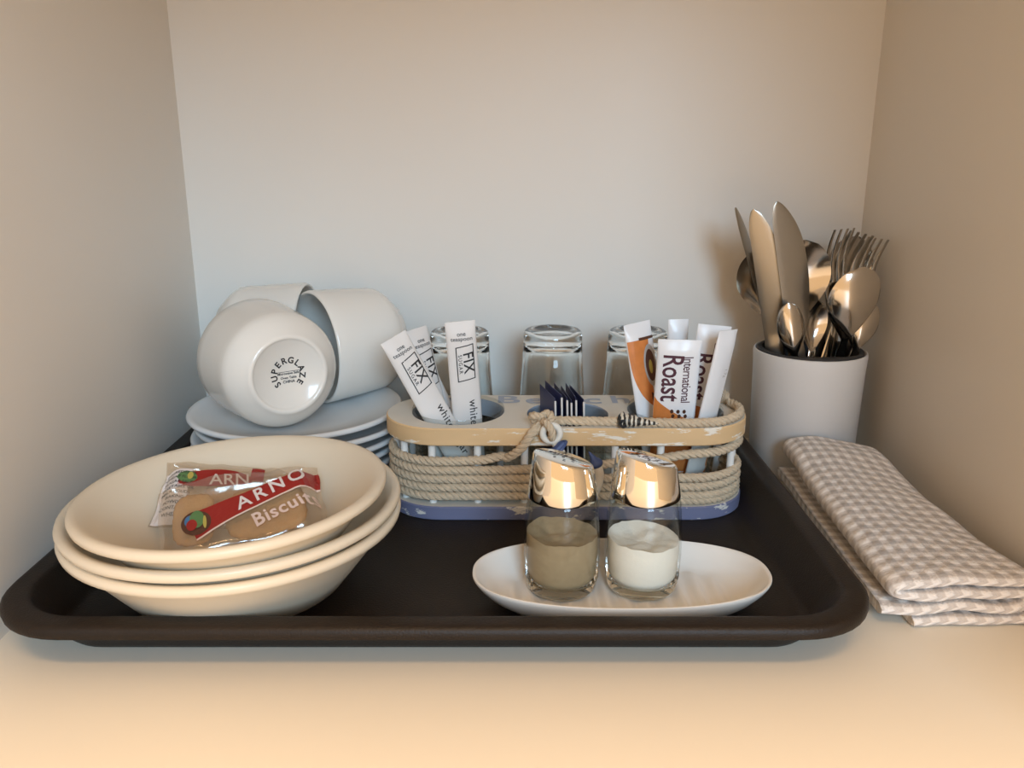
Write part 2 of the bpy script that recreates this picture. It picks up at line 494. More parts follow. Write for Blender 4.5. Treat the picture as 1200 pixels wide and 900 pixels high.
# ------------------------------------------------------------------ plates
PX, PY = -0.1640, 0.6155
def plate_prof(R=0.0795, H=0.0150):
    return [(0, 0.0042), (0.040, 0.0042), (0.042, 0.0), (0.0445, 0.0), (0.046, 0.0042), (0.060, 0.0072), (0.072, 0.0112), (R - 0.0018, H - 0.0040), (R - 0.0004, H - 0.0032), (R, H - 0.0018), (R - 0.0008, H - 0.0004), (R - 0.002, H),
            (R - 0.0045, H - 0.0006), (0.072, H - 0.0022), (0.062, 0.0108), (0.055, 0.0088), (0.047, 0.0084), (0, 0.0084)]
plate_me = None
orders = ['lowest, flat on the tray', 'second up from the tray', 'third up from the tray', 'third down from the mugs', 'second down, poking out past the top plate', 'topmost, directly under the mugs']
joff = [(0.001, -0.001), (-0.001, 0.001), (0.0, 0.001), (0.002, -0.001), (0.0045, 0.0015), (0, 0)]
for i in range(6):
    if plate_me is None:
        o = obj('plate', *lathe(plate_prof(), 96), M['plate'], auto=60); plate_me = o.data
    else:
        o = bpy.data.objects.new('plate', plate_me); COL.objects.link(o)
    o.location = (PX + joff[i][0], PY + joff[i][1], ZT + 0.0086 * i)
    tag(o, 'white side plate in the stack of six, ' + orders[i], 'plate', 'stacked white plates')
PLATE_TOP = ZT + 0.0086 * 5 + 0.0084

# ------------------------------------------------------------------ mugs
MR, MH = 0.0440, 0.068
def mug_prof():
    p = [(0, 0.0022), (0.0235, 0.0022), (0.0246, 0.0008), (0.0256, 0.0), (0.0274, 0.0004), (0.0284, 0.0016), (0.0312, 0.0040), (0.0352, 0.0078), (0.0385, 0.0120), (0.0402, 0.0150), (0.0410, 0.0185), (0.0414, 0.0240),
         (0.0425, 0.038), (0.0436, 0.056), (0.0440, MH - 0.002), (0.0434, MH - 0.0003), (0.0424, MH), (0.0414, MH - 0.0006), (0.0408, MH - 0.003), (0.0402, 0.055), (0.0388, 0.03), (0.0375, 0.020), (0.0335, 0.0125), (0.022, 0.0084), (0, 0.008)]
    return p
mug_mesh = None
def mug(label, foot, rim, roll=0.0, stamp=False):
    global mug_mesh
    foot = Vector(foot); rim = Vector(rim)
    m = frame_m(foot, rim, (0, 0, 1)) @ Matrix.Rotation(roll, 4, 'Z')
    t = thing('mug', label, 'mug', m, 'white mugs lying on the plates')
    if mug_mesh is None:
        b = obj('body', *lathe(mug_prof(), 96), M['mug'], t, auto=60); mug_mesh = b.data
    else:
        b = bpy.data.objects.new('body', mug_mesh); COL.objects.link(b); b.parent = t
    if stamp:
        mb = MB()
        word = 'SUPERGLAZE'; R = 0.0098
        for i, ch in enumerate(word):
            a = math.radians(90 + 128 - 256 * i / (len(word) - 1))
            v, f = text2d(ch, 0.0060, 0.030)
            v = rot2(v, math.degrees(a) - 90, R * math.cos(a), R * math.sin(a))
            mb.add([(x, y, 0) for x, y in v], f)
        for s, yy, sz in (('Microwave Safe', 0.0008, 0.0024), ('Oven Table', -0.0022, 0.0024), ('CHINA', -0.0050, 0.0027)):
            v, f = text2d(s, sz, 0.025)
            mb.add([(x, y + yy, 0) for x, y in v], f)
        v, f = rect2(-0.0095, 0.0095, 0.0020, 0.0023, 1, 1); mb.add([(x, y, 0) for x, y in v], f)
        # seen from below the base: mirror x, text up = image up
        q = Matrix(((-1, 0, 0, 0), (0, 1, 0, 0), (0, 0, 1, 0.0020), (0, 0, 0, 1)))
        mb.xf(q)
        o = mb.obj('base_stamp', M['black_print'], t, smooth=False)
        o['label'] = 'black circular maker stamp printed on the base'
    return t
mug('white mug lying with its stamped base towards the open cupboard front', (-0.1517, 0.5563, 0.1010), (-0.1903, 0.6122, 0.1000), roll=math.radians(180), stamp=True)
mug('white mug on its side with open mouth against the stamped mug', (-0.0987, 0.6783, 0.1022), (-0.1530, 0.6374, 0.1013))
mug('white mug lying mostly hidden against the back wall behind the others', (-0.2319, 0.6693, 0.1027), (-0.1639, 0.6677, 0.1026))

# ------------------------------------------------------------------ tumblers
def tumbler(label, x, y):
    h = 0.1085
    out = [(0, h - 0.0025), (0.012, h - 0.0022), (0.0185, h - 0.0008), (0.0205, h), (0.0222, h - 0.001), (0.0230, h - 0.004), (0.0232, h - 0.012), (0.0240, h - 0.03), (0.0262, h - 0.06), (0.0288, 0.02), (0.0302, 0.002), (0.0298, 0.0004), (0.0290, 0.0)]
    inn = [(0.0283, 0.0006), (0.0284, 0.003), (0.0268, 0.025), (0.0242, h - 0.06), (0.0218, h - 0.03), (0.0206, h - 0.017), (0.0180, h - 0.0125), (0.010, h - 0.0112), (0, h - 0.011)]
    o = obj('tumbler', *lathe(out + inn, 72), M['glass'], auto=70)
    o.location = (x, y, ZT)
    return tag(o, label, 'glass', 'clear tumblers upside down behind the caddy')
tumbler('upturned clear glass tumbler behind the sugar sticks', -0.0410, 0.647)
tumbler('upturned clear glass tumbler behind the navy sachets', 0.0320, 0.649)
tumbler('upturned clear glass tumbler behind the coffee sticks', 0.0985, 0.648)

# ------------------------------------------------------------------ caddy
CX, CY = 0.0380, 0.5718
CA, CR = 0.0866, 0.0400          # half length of the straight part, end radius
def stadium(r, z, a=CA, n=20):
    pts = []
    for cx, a0 in ((CX + a, -90), (CX - a, 90)):
        for i in range(n + 1):
            t = math.radians(a0 + 180 * i / n)
            pts.append(Vector((cx + r * math.cos(t), CY + r * math.sin(t), z)))
    return pts
caddy = thing('wooden_caddy', 'two-tier wooden caddy wrapped in jute rope with blue painted base', 'caddy', Matrix.Translation((CX, CY, ZT)))
INV = Matrix.Translation((-CX, -CY, -ZT))
def cpart(mb, name, m, **k):
    return MB().add([INV @ Vector(q) for q in mb.v], mb.f).obj(name, m, caddy, **k)
HOLES = [(-0.0380, 0.5720, 0.0327), (0.0390, 0.5650, 0.0285), (0.1155, 0.5720, 0.0337)]
def holed(rings_outer, holes, z0, z1):
    bm = bmesh.new()
    def loop(pts):
        vs_ = [bm.verts.new(p) for p in pts]
        es = [bm.edges.new((vs_[i], vs_[(i + 1) % len(vs_)])) for i in range(len(vs_))]
        return vs_, es
    top, edges = loop([Vector((p.x, p.y, z1)) for p in rings_outer[-1]])
    hl = []
    for hx, hy, hr in holes:
        hv, he = loop([Vector((hx + hr * math.cos(2 * PI * i / 40), hy + hr * math.sin(2 * PI * i / 40), z1)) for i in range(40)])
        edges += he; hl.append(hv)
    bmesh.ops.triangle_fill(bm, edges=edges, use_beauty=True, use_dissolve=False)
    bm.verts.index_update()
    v = [q.co.copy() for q in bm.verts]; f = [tuple(q.index for q in t.verts) for t in bm.faces]
    tops = len(f); n = len(v)
    hidx = [[q.index for q in hv] for hv in hl]; tidx = [q.index for q in top]
    bm.free()
    mi = [0] * tops
    v += [Vector((p.x, p.y, z0)) for p in v[:n]]
    f += [tuple(reversed([i + n for i in t])) for t in f[:tops]]; mi += [0] * tops
    # hole walls
    for hv in hidx:
        for i in range(len(hv)):
            a, b = hv[i], hv[(i + 1) % len(hv)]
            f.append((a, b, b + n, a + n)); mi.append(2)
    # rounded outer side
    k = len(tidx); prev = tidx
    for ring in reversed(rings_outer[:-1]):
        cur = list(range(len(v), len(v) + k)); v += [Vector(p) for p in ring]
        for i in range(k):
            j = (i + 1) % k; f.append((prev[i], prev[j], cur[j], cur[i])); mi.append(1)
        prev = cur
    cur = [i + n for i in tidx]
    for i in range(k):
        j = (i + 1) % k; f.append((prev[i], prev[j], cur[j], cur[i])); mi.append(1)
    return v, f, mi
ZB0, ZB1, ZU0, ZU1 = ZT, ZT + 0.0100, 0.0583, 0.0707
rin = 0.0008
v, f, mi = holed([stadium(CR, ZU0 + rin), stadium(CR, ZU1 - rin), stadium(CR - rin, ZU1)], HOLES, ZU0, ZU1)
obj('top_board', [INV @ q for q in v], f, None, caddy, mats=[M['cream_paint'], M['wood_edge'], M['pale_blue_print']], fmat=mi, auto=35)
v, f, mi = holed([stadium(CR, ZB0 + rin), stadium(CR, ZB1 - rin), stadium(CR - rin, ZB1)], [], ZB0, ZB1)
obj('base_board', [INV @ q for q in v], f, None, caddy, mats=[M['cream_paint'], M['blue_edge'], M['blue_edge']], fmat=mi, auto=35)
# dowels
RD = 0.0308
dow = [(-0.0545, -1), (-0.0235, -1), (0.0085, -1), (0.0700, -1), (0.1010, -1)]
dpos = [(x, CY - RD) for x, _ in dow] + [(x, CY + RD) for x in (-0.0545, -0.0090, 0.0385, 0.0850, 0.1245)]
for a in (35, -35, 0): dpos.append((CX + CA + 0.0335 * math.cos(math.radians(a)), CY + 0.0335 * math.sin(math.radians(a))))
for a in (140, 180, 220): dpos.append((CX - CA + 0.0335 * math.cos(math.radians(a)), CY + 0.0335 * math.sin(math.radians(a))))
for x, y in dpos:
    mb = MB().add(*lathe([(0, ZB1 - 0.002), (0.0026, ZB1 - 0.002), (0.0026, ZU0 + 0.002), (0, ZU0 + 0.002)], 14)).xf(Matrix.Translation((x, y, 0)))
    cpart(mb, 'dowel', M['dowel'])
# rope wound around the dowels
RR = 0.0362
def sp(s, z, r=RR):
    """point on the wound rope; s in turns, 0 = front middle, running front-left-back-right"""
    per = 4 * CA + 2 * PI * r; d = (s % 1.0) * per
    if d < CA: return Vector((CX - d, CY - r, z))
    d -= CA
    if d < PI * r:
        a = -PI / 2 - d / r; return Vector((CX - CA + r * math.cos(a), CY + r * math.sin(a), z))
    d -= PI * r
    if d < 2 * CA: return Vector((CX - CA + d, CY + r, z))
    d -= 2 * CA
    if d < PI * r:
        a = PI / 2 - d / r; return Vector((CX + CA + r * math.cos(a), CY + r * math.sin(a), z))
    d -= PI * r
    return Vector((CX + CA - d, CY - r, z))
keys = [(0.075, 0.0500), (0.105, 0.0470), (0.14, 0.0462), (0.45, 0.0470), (0.66, 0.0500), (0.78, 0.0530), (0.84, 0.0520), (0.93, 0.0455), (1.0, 0.0415), (1.1, 0.0398), (1.5, 0.0390), (1.75, 0.0345), (2.0, 0.0340), (2.1, 0.0336), (2.75, 0.0280), (3.1, 0.0274), (3.75, 0.0215), (4.1, 0.0212), (4.6, 0.0180), (4.95, 0.0178)]
def keyz(s):
    for (a, za), (b, zb) in zip(keys, keys[1:]):
        if s <= b:
            t = (s - a) / (b - a); t = t * t * (3 - 2 * t); return za + (zb - za) * t
    return keys[-1][1]
KN = Vector((0.0195, CY - CR + 0.001, ZU1 + 0.004))
lead = cr3([KN, (0.0140, CY - CR - 0.0030, ZU1 - 0.001), (0.0075, CY - CR - 0.0040, 0.0600), (0.0010, CY - CR - 0.0012, 0.0530), sp(0.075, 0.0485)], 8)[:-1]
wind = lead + [sp(s, keyz(s)) for s in [0.075 + i * 0.004 for i in range(int((4.95 - 0.075) / 0.004))]]
cpart(rope(wind), 'rope', M['rope'])
RT = ZU1 + 0.0031
toprope = cr3([KN + Vector((0.003, 0.001, 0.0)), (0.030, CY - 0.0322, RT), (0.050, CY - 0.0330, RT), (0.075, CY - 0.0345, RT), (0.100, CY - 0.0365, RT), (0.120, CY - 0.0372, RT), (0.140, CY - 0.0335, RT), (0.1545, CY - 0.0200, RT), (0.1600, CY - 0.0020, RT), (0.1560, CY + 0.0120, RT)], 8)
cpart(rope(toprope), 'rope', M['rope'])
mb = MB()
for i in range(14):
    a = 2 * PI * i / 14; d = Vector((0.5 * math.cos(a) - 0.2, 0.9, 0.7 * math.sin(a) + 0.2))
    mb.add(*tube([toprope[-1], toprope[-1] + d * 0.005, toprope[-1] + d * 0.009 + Vector((0, 0, -0.001))], 0.0005, 5))
cpart(mb, 'frayed_end', M['rope'])
mb = MB()
kp = []
for i in range(90):
    t = 2 * PI * i / 89
    kp.append(KN + Vector(((math.sin(t) + 1.4 * math.sin(2 * t)) * 0.0030, -math.sin(3 * t) * 0.0028 - 0.001, (math.cos(t) - 1.4 * math.cos(2 * t)) * 0.0032 + 0.0012)))
cpart(rope(kp, R=0.0029, pitch=0.012), 'knot', M['rope'])
# loop that carries the anchor
lp = cr3([KN + Vector((0.001, -0.003, 0.002)), (0.0225, CY - CR - 0.0100, ZU1 + 0.0075), (0.0256, CY - CR - 0.0122, ZU1 + 0.0030), (0.0262, CY - CR - 0.0105, ZU1 - 0.0025), (0.0262, CY - CR - 0.0050, ZU1 - 0.0030), (0.0285, CY - CR + 0.0010, ZU1 + 0.0032), (0.0310, CY - CR + 0.0060, ZU1 + 0.0034)], 8)
cpart(rope(lp, R=0.0027, pitch=0.010), 'rope_loop', M['rope'])
# painted lettering
for ch, x, dy in (('B', -0.0030, 0), ('e', 0.0170, -0.001), ('a', 0.0375, 0.004), ('c', 0.0590, -0.001), ('h', 0.0800, 0)):
    v, f = text2d(ch, 0.0285, 0.02)
    mb = MB().add([(x + q * 1.12, CY + 0.0262 + dy + w * 0.9, ZU1 + 0.00025) for q, w in v], f)
    o = cpart(mb, 'letter', M['pale_blue_print'], smooth=False)
# shell glued to the rope
mb = MB(); pr = []
for i in range(40):
    t = i / 39
    pr.append((0.0050 * (1 - t) ** 0.8 * (1 + 0.12 * math.sin(t * 2 * PI * 6)) + 0.0002, 0.025 * t))
pr = [(0, -0.0025), (0.0028, -0.0020), (0.0045, -0.0008)] + pr + [(0, 0.0252)]
mb.add(*lathe(pr, 24)).xf(frame_m((0.0725, CY - 0.0365, ZU1 + 0.0052), (0.0950, CY - 0.0390, ZU1 + 0.0034), (0, -1, 0.4)))
shell = cpart(mb, 'shell', M['shell']); shell['label'] = 'small black and white striped spiral shell'
mb = MB().add(*tube(cr3([(0.0745, CY - 0.0425, ZU1 + 0.0060), (0.0725, CY - 0.0430, ZU1 + 0.0062), (0.0715, CY - 0.0420, ZU1 + 0.0040), (0.0730, CY - 0.0430, ZU1 + 0.0022), (0.0755, CY - 0.0428, ZU1 + 0.0028)], 5), 0.0010, 6))
cpart(mb, 'shell_lip', M['black_print'])

# anchor charm
AD = Vector((0.42, 0.0, -0.9075))           # shank direction
AX = Vector((0.9075, 0.0, 0.42))            # across
A0 = Vector((0.0258, CY - CR - 0.0066, 0.0698))
anchor = thing('anchor_charm', 'small white wooden anchor with navy bands hanging from the rope knot', 'anchor', Matrix.Translation(A0))
def ap(a, b, c=0.0): return AX * a + AD * b + Vector((0, c, 0))
MB().add(*tube([ap(0.0056 * math.cos(t), 0.0056 * math.sin(t)) for t in [2 * PI * i / 28 for i in range(28)]], 0.0023, 10, closed=True)).obj('ring', M['anchor_white'], anchor)
MB().add(*tube([ap(0, 0.0075), ap(0, 0.012), ap(0, 0.030), ap(0, 0.051)], lambda t: 0.0030 + 0.0006 * t, 12)).obj('shank', M['anchor_white'], anchor)
MB().add(*tube(cr3([ap(q, w - 0.0022, e) for q, w, e in ((0.0042, 0.0105, -0.002), (-0.0015, 0.0120, -0.0042), (-0.0048, 0.0138, 0), (0, 0.0138, 0.0040), (0.0048, 0.0118, 0.001), (0.001, 0.0132, -0.0046), (-0.004, 0.0156, -0.002))], 6), 0.0017, 8, flat=1.6)).obj('navy_band', M['anchor_blue'], anchor)
for s in (1, -1):
    arm = cr3([ap(0, 0.052), ap(s * 0.007, 0.0505), ap(s * 0.013, 0.0460), ap(s * 0.0170, 0.039), ap(s * 0.0180, 0.0320)], 6)
    MB().add(*tube(arm, lambda t: 0.0040 - 0.0006 * t, 10)).obj('arm', M['anchor_white'], anchor)
    tip = [ap(s * 0.0180, 0.0340), ap(s * 0.0181, 0.0315), ap(s * 0.0180, 0.0275), ap(s * 0.0172, 0.0220)]
    MB().add(*tube(cr3(tip, 4), lambda t: 0.0036 + 0.0016 * math.sin(PI * min(1, t * 1.5)) - 0.0034 * t * t, 10)).obj('fluke', M['anchor_blue'], anchor)

# glass cups standing in the holes
def cup(label, hx, hy, r, ztop, straight=False):
    h = ztop - ZB1
    out = [(0, 0.0015), (r * 0.60, 0.0015), (r * 0.66, 0.0), (r * 0.74, 0.001), (r * 0.80, 0.006), (r * 0.88, h * 0.5), (r * 0.945, h * 0.78), (r * 0.955, h - 0.0040), (r * 0.99, h - 0.0026), (r, h - 0.0013), (r * 0.985, h)]
    inn = [(r * 0.955, h - 0.0004), (r * 0.905, h - 0.0040), (r * 0.885, h * 0.78), (r * 0.82, h * 0.5), (r * 0.74, 0.009), (r * 0.60, 0.0058), (0, 0.0055)]
    if straight:
        out = [(0, 0.0015), (r * 0.80, 0.0015), (r * 0.86, 0.0), (r * 0.93, 0.0012), (r * 0.97, 0.005), (r * 0.98, h * 0.5), (r * 0.99, h - 0.002), (r * 0.985, h)]
        inn = [(r * 0.945, h), (r * 0.935, h - 0.003), (r * 0.925, h * 0.5), (r * 0.91, 0.007), (r * 0.80, 0.0045), (0, 0.0042)]
    o = obj('glass_cup', *lathe(out + inn, 72), M['cup_glass'], auto=60)
    o.location = (hx, hy, ZB1)
    return tag(o, label, 'glass cup', 'glass cups set into the caddy')
cup('clear glass cup in the caddy holding sugar sticks', *HOLES[0][:2], 0.0328, ZU1 + 0.0030)
cup('clear glass cup in the caddy holding coffee sticks', *HOLES[2][:2], 0.0338, ZU1 + 0.0030)
cup('clear glass cup in the caddy holding navy sachets', *HOLES[1][:2], 0.0283, ZU1 - 0.0010, True)

# ------------------------------------------------------------------ sugar and coffee sticks
def stick_surf(W, L, Tk, bend=0.0, side=-1, seed=0.0, crimp=0.010):
    def S(u, v):
        q = max(0.0, 1 - (2 * u / W) ** 2)
        e = min(1.0, max(0.0, (L - v) / crimp), 1.0)
        e = e * e * (3 - 2 * e)
        e2 = min(1.0, max(0.0, v / crimp))
        t = Tk * 0.5 * (q ** 0.5) * (0.06 + 0.94 * e) * (0.1 + 0.9 * e2)
        w = 0.0006 * noise.noise(Vector((u * 120, v * 60, seed))) * (0.3 + q)
        y = side * t + bend * (v / L) ** 2 + w
        return Vector((u, y, v))
    return S
def stick_mesh(W, L, Tk, bend, seed, taper=1.0):
    nu, nv = 12, 34; v = []; f = []
    F = stick_surf(W, L, Tk, bend, -1, seed); B = stick_surf(W, L, Tk, bend, 1, seed)
    for j in range(nv + 1):
        z = L * j / nv
        for i in range(nu + 1): 
            u = -W / 2 * math.cos(PI * i / nu); v.append(F(u, z) + Vector((0, -0.00008, 0)))
        for i in range(nu + 1):
            u = -W / 2 * math.cos(PI * i / nu); v.append(B(u, z) + Vector((0, 0.00008, 0)))
    k = 2 * (nu + 1)
    for j in range(nv):
        for i in range(nu):
            a = j * k + i; f.append((a, a + 1, a + k + 1, a + k))
            a = j * k + nu + 1 + i; f.append((a, a + k, a + k + 1, a + 1))
        for i0, i1 in ((0, nu + 1), (nu, 2 * nu + 1)):
            a, b = j * k + i0, j * k + i1; f.append((a, b, b + k, a + k))
    for j in (0, nv):
        for i in range(nu):
            a = j * k + i; b = a + nu + 1; f.append((a, a + 1, b + 1, b))
    return v, f
ST_G = 'paper sugar sticks in the glass cup'
def sugar_stick(label, B, T, face, bend=0.0, seed=0.0, W=0.0205, L=None):
    B = Vector(B); T = Vector(T); L = (T - B).length; Tk = 0.0062
    t = thing('sugar_stick', label, 'sugar stick', frame_m(B, T, face), ST_G)
    obj('wrapper', *stick_mesh(W, L, Tk, bend, seed), M['paper'], t)
    S = stick_surf(W, L, Tk, bend, -1, seed)
    mb = MB()
    for s, dv in (('one', 0.0085), ('teaspoon', 0.0118)):
        v, f = text2d(s, 0.0040, 0.01); mb.add(wrap(S, [(x, y + L - dv) for x, y in v]), f)
    def boxed(v): return rot2(v, 0)
    # boxed FIX emblem, turned to read downwards, slightly skewed
    def em(v): return [(x * 1.0 + 0.0014, y + 0.16 * x + L - 0.0290) for x, y in v]
    fv, ff = frame2(-0.0062, 0.0062, -0.0125, 0.0125, 0.0007); mb.add(wrap(S, em(fv)), ff)
    v, f = text2d('FIX', 0.0100, 0.012, 1.08); v = [(q + 0.0018, -p) for p, q in v]; mb.add(wrap(S, em(v)), f)
    v, f = text2d('SUGAR', 0.0036, 0.01, 1.3); v = [(q - 0.0036, -p) for p, q in v]; mb.add(wrap(S, em(v)), f)
    v, f = text2d('white sugar', 0.0078, 0.005, 1.1); v = [(q + 0.0042, -p + L - 0.0760) for p, q in v]
    mb.add(wrap(S, v), f)
    mb.obj('print', M['black_print'], t, smooth=False)
    return t
zb = ZB1 + 0.0068
sugar_stick('white paper sugar stick standing nearest upright, its FIX box facing forward', (-0.0289, 0.5704, zb), (-0.0352, 0.5614, 0.137), (0.167, -0.988, 0.22), 0.001, 1.0, 0.0208)
sugar_stick('white paper sugar stick leaning in the middle, its emblem half turned away', (-0.0436, 0.5657, zb), (-0.066, 0.572, 0.13), (0.872, -0.896, 0.25), 0.001, 2.0, 0.0195)
sugar_stick('white paper sugar stick leaning furthest out towards the mugs', (-0.0264, 0.5589, zb), (-0.0798, 0.5561, 0.1275), (0.489, -1.059, 0.3), 0.001, 3.0, 0.0200)
sugar_stick('white paper sugar stick tucked behind the two leaning ones', (-0.0322, 0.5856, zb), (-0.0769, 0.5869, 0.1232), (0.004, -1.0, 0.3), 0.001, 4.0, 0.0195)

CO_G = 'coffee sticks in the glass cup'
def coffee_stick(label, B, T, face, style, seed=0.0, W=0.0265, bend=0.0, Tk=0.0056):
    B = Vector(B); T = Vector(T); L = (T - B).length
    t = thing('coffee_stick', label, 'coffee stick', frame_m(B, T, face), CO_G)
    obj('wrapper', *stick_mesh(W, L, Tk, bend, seed), M['foil_white'], t)
    S = stick_surf(W, L, Tk, bend, -1, seed)
    def pr(name, m, v, f, off=0.00025): 
        MB().add(wrap(S, v, off), f).obj(name, M[m], t, smooth=False)
    h = W / 2 * 0.98
    if style == 'front':
        v, f = text2d('International', 0.0072, 0.006, 0.92); pr('lettering', 'plum_print', [(q * 1.25 + 0.0062, -p + L - 0.0275) for p, q in v], f)
        v, f = text2d('Roast', 0.0150, 0.014, 0.98); pr('lettering', 'plum_print', [(q * 1.30 - 0.0042, -p + L - 0.0265) for p, q in v], f)
        n = 14
        a = [(-h + 2 * h * i / n, 0.006) for i in range(n + 1)]
        b = [(-h + 2 * h * i / n, L - 0.0405 - 0.0180 * (i / n) ** 0.7) for i in range(n + 1)]
        v, f = quadstrip2(a, b); pr('orange_band', 'orange_print', v, f)
        mb = MB()
        for i in range(9):
            v, f = ellipse2(-0.002 + 0.0042 * (i % 3) + 0.0010 * (i // 3), L - 0.0505 - 0.0034 * (i // 3), 0.0012, 0.0015, 10, 1); mb.add(wrap(S, v, 0.0004), f)
        mb.obj('coffee_beans', M['brown_print'], t, smooth=False)
    elif style == 'cup':
        n = 16
        a = [(-h * (0.98 - 0.9 * (i / n) ** 4), L - 0.012 - 0.045 * i / n) for i in range(n + 1)]
        b = [(h * (0.55 - 0.2 * math.sin(PI * i / n)), L - 0.012 - 0.052 * i / n) for i in range(n + 1)]
        v, f = quadstrip2(a, b); pr('orange_band', 'orange_print', v, f)
        v, f = ellipse2(h * 0.45, L - 0.031, h * 0.52, 0.0150); pr('cup_rim', 'grey_print', v, f, 0.0004)
        v, f = ellipse2(h * 0.42, L - 0.031, h * 0.38, 0.0115); pr('coffee', 'brown_print', v, f, 0.0006)
        v, f = ellipse2(h * 0.40, L - 0.032, h * 0.14, 0.0050); pr('crema', 'yellow_print', v, f, 0.0008)
        a = [(h * (0.2 + 0.75 * i / n), L - 0.0500 - 0.006 * i / n) for i in range(n + 1)]
        b = [(h * (0.2 + 0.75 * i / n), L - 0.0500 - 0.013 * math.sin(PI * (0.15 + 0.85 * i / n))) for i in range(n + 1)]
        v, f = quadstrip2(a, b); pr('beans', 'brown_print', v, f, 0.0004)
        v, f = rect2(-h * 0.2, h * 0.95, L - 0.0125, L - 0.0105); pr('brown_line', 'brown_print', v, f, 0.0004)
        v, f = text2d('International', 0.0088, 0.004, 0.92); pr('lettering', 'plum_print', [(q + 0.0048, p + L - 0.0950) for p, q in [(p2, -q2) for p2, q2 in v]] if False else [(-q + 0.0048, p + L - 0.0950) for p, q in v], f)
    elif style == 'side':
        v, f = text2d('Roast', 0.0150, 0.014, 0.98); pr('lettering', 'plum_print', [(q * 1.2 - 0.0050, -p + L - 0.0360) for p, q in v], f)
        v, f = text2d('International', 0.0072, 0.006, 0.92); pr('lettering', 'plum_print', [(q + 0.0042, -p + L - 0.0360) for p, q in v], f)
        n = 10
        a = [(-h + 2 * h * i / n, 0.006) for i in range(n + 1)]; b = [(-h + 2 * h * i / n, L - 0.0560 - 0.004 * i / n) for i in range(n + 1)]
        v, f = quadstrip2(a, b); pr('orange_band', 'orange_print', v, f)
        v, f = rect2(h * 0.1, h * 0.9, L - 0.024, L - 0.012); pr('brown_mark', 'brown_print', v, f)
    elif style == 'plain':
        v, f = text2d('1.7g', 0.0040, 0.0); pr('lettering', 'grey_print', [(q + 0.004, -p + L - 0.030) for p, q in v], f)
    return t
coffee_stick('coffee stick reading International Roast, front of the cup', (0.1112, 0.5608, zb), (0.1127, 0.5536, 0.1263), (-0.058, -0.999, 0.25), 'front', 1.0, 0.0290)
coffee_stick('coffee stick with orange print and a picture of a coffee cup', (0.1062, 0.5678, zb), (0.0868, 0.5784, 0.1329), (0.40, -0.95, 0.25), 'cup', 2.0, 0.0215)
coffee_stick('coffee stick reading Roast, leaning behind the plain white one', (0.126, 0.5667, zb), (0.1383, 0.5648, 0.1339), (0.108, -1.025, 0.25), 'side', 3.0, 0.0235)
coffee_stick('coffee stick turned to its plain white back, leaning towards the cutlery pot', (0.1275, 0.5587, zb), (0.1429, 0.546, 0.1344), (0.776, -1.019, 0.25), 'plain', 4.0, 0.0185)
coffee_stick('coffee stick standing behind the others, only its blank white end showing', (0.1187, 0.5827, zb), (0.1177, 0.5878, 0.1335), (0.131, -0.996, 0.2), 'blank', 5.0, 0.0150)

# navy sachets
tips = [632.7, 638.9, 649.5, 657.5, 663.0, 667.7]
fr_x = [650.5, 658.0, 664.5, 669.5, 675.0, 684.0]
names = ['showing its broad navy face with copper print', 'second in the row', 'third in the row', 'fourth in the row', 'fifth in the row', 'tilted at the end nearest the shell']
ty = [450, 446, 449, 452, 449, 451]
for i in range(6):
    a = P(tips[i], ty[i], 0.5810); b = P(fr_x[i], ty[i] + 17, 0.5520)
    h = 0.061 - 0.001 * (i % 2)
    d = (b - a); mid = (a + b) / 2; dn = Vector((0.03, 0.0, -1)).normalized()
    w = d.length
    nrm = d.cross(dn).normalized()
    if nrm.x > 0: nrm = -nrm
    t = thing('tea_sachet', 'navy tea sachet in the caddy, ' + names[i] + ' of six', 'sachet', Matrix.Translation(mid + dn * h), 'navy sachets standing in the caddy')
    base = mid + dn * h
    n = 8; v = []; f = []
    for j in range(n + 1):
        for k in range(n + 1):
            q = a + d * (j / n) + dn * (h * k / n)
            th = 0.0009 * (math.sin(PI * min(1, max(0, (j / n - 0.08) / 0.84))) * math.sin(PI * min(1, max(0, (k / n - 0.08) / 0.84)))) ** 0.5 + 0.00015
            v.append(q + nrm * th - base); 
    for j in range(n + 1):
        for k in range(n + 1):
            q = a + d * (j / n) + dn * (h * k / n)
            th = 0.0009 * (math.sin(PI * min(1, max(0, (j / n - 0.08) / 0.84))) * math.sin(PI * min(1, max(0, (k / n - 0.08) / 0.84)))) ** 0.5 + 0.00015
            v.append(q - nrm * th - base)
    m1 = (n + 1) ** 2
    for j in range(n):
        for k in range(n):
            p = j * (n + 1) + k; f.append((p, p + 1, p + n + 2, p + n + 1)); p += m1; f.append((p, p + n + 1, p + n + 2, p + 1))
    for k in range(n):
        for p, st in ((k, 1), (n * (n + 1) + k, 1), (k * (n + 1), n + 1), (k * (n + 1) + n, n + 1)):
            f.append((p, p + st, p + st + m1, p + m1))
    obj('pouch', v, f, M['sachet'], t)
    e = [b + dn * (h * q) + d.normalized() * 0.0003 - base for q in (0.03, 0.3, 0.6, 0.98)]
    MB().add(*tube(e, 0.0007, 6)).obj('white_edge', M['paper'], t)
    if i == 0:
        v2, f2 = rect2(0.10, 0.75, 0.40, 0.62, 6, 6)
        MB().add([a + d * (q + 0.03 * math.sin(w2 * 60)) + dn * (h * (w2 + 0.04 * math.sin(q * 40))) + nrm * 0.0012 - base for q, w2 in v2], f2).obj('copper_print', M['copper_print'], t, smooth=False)

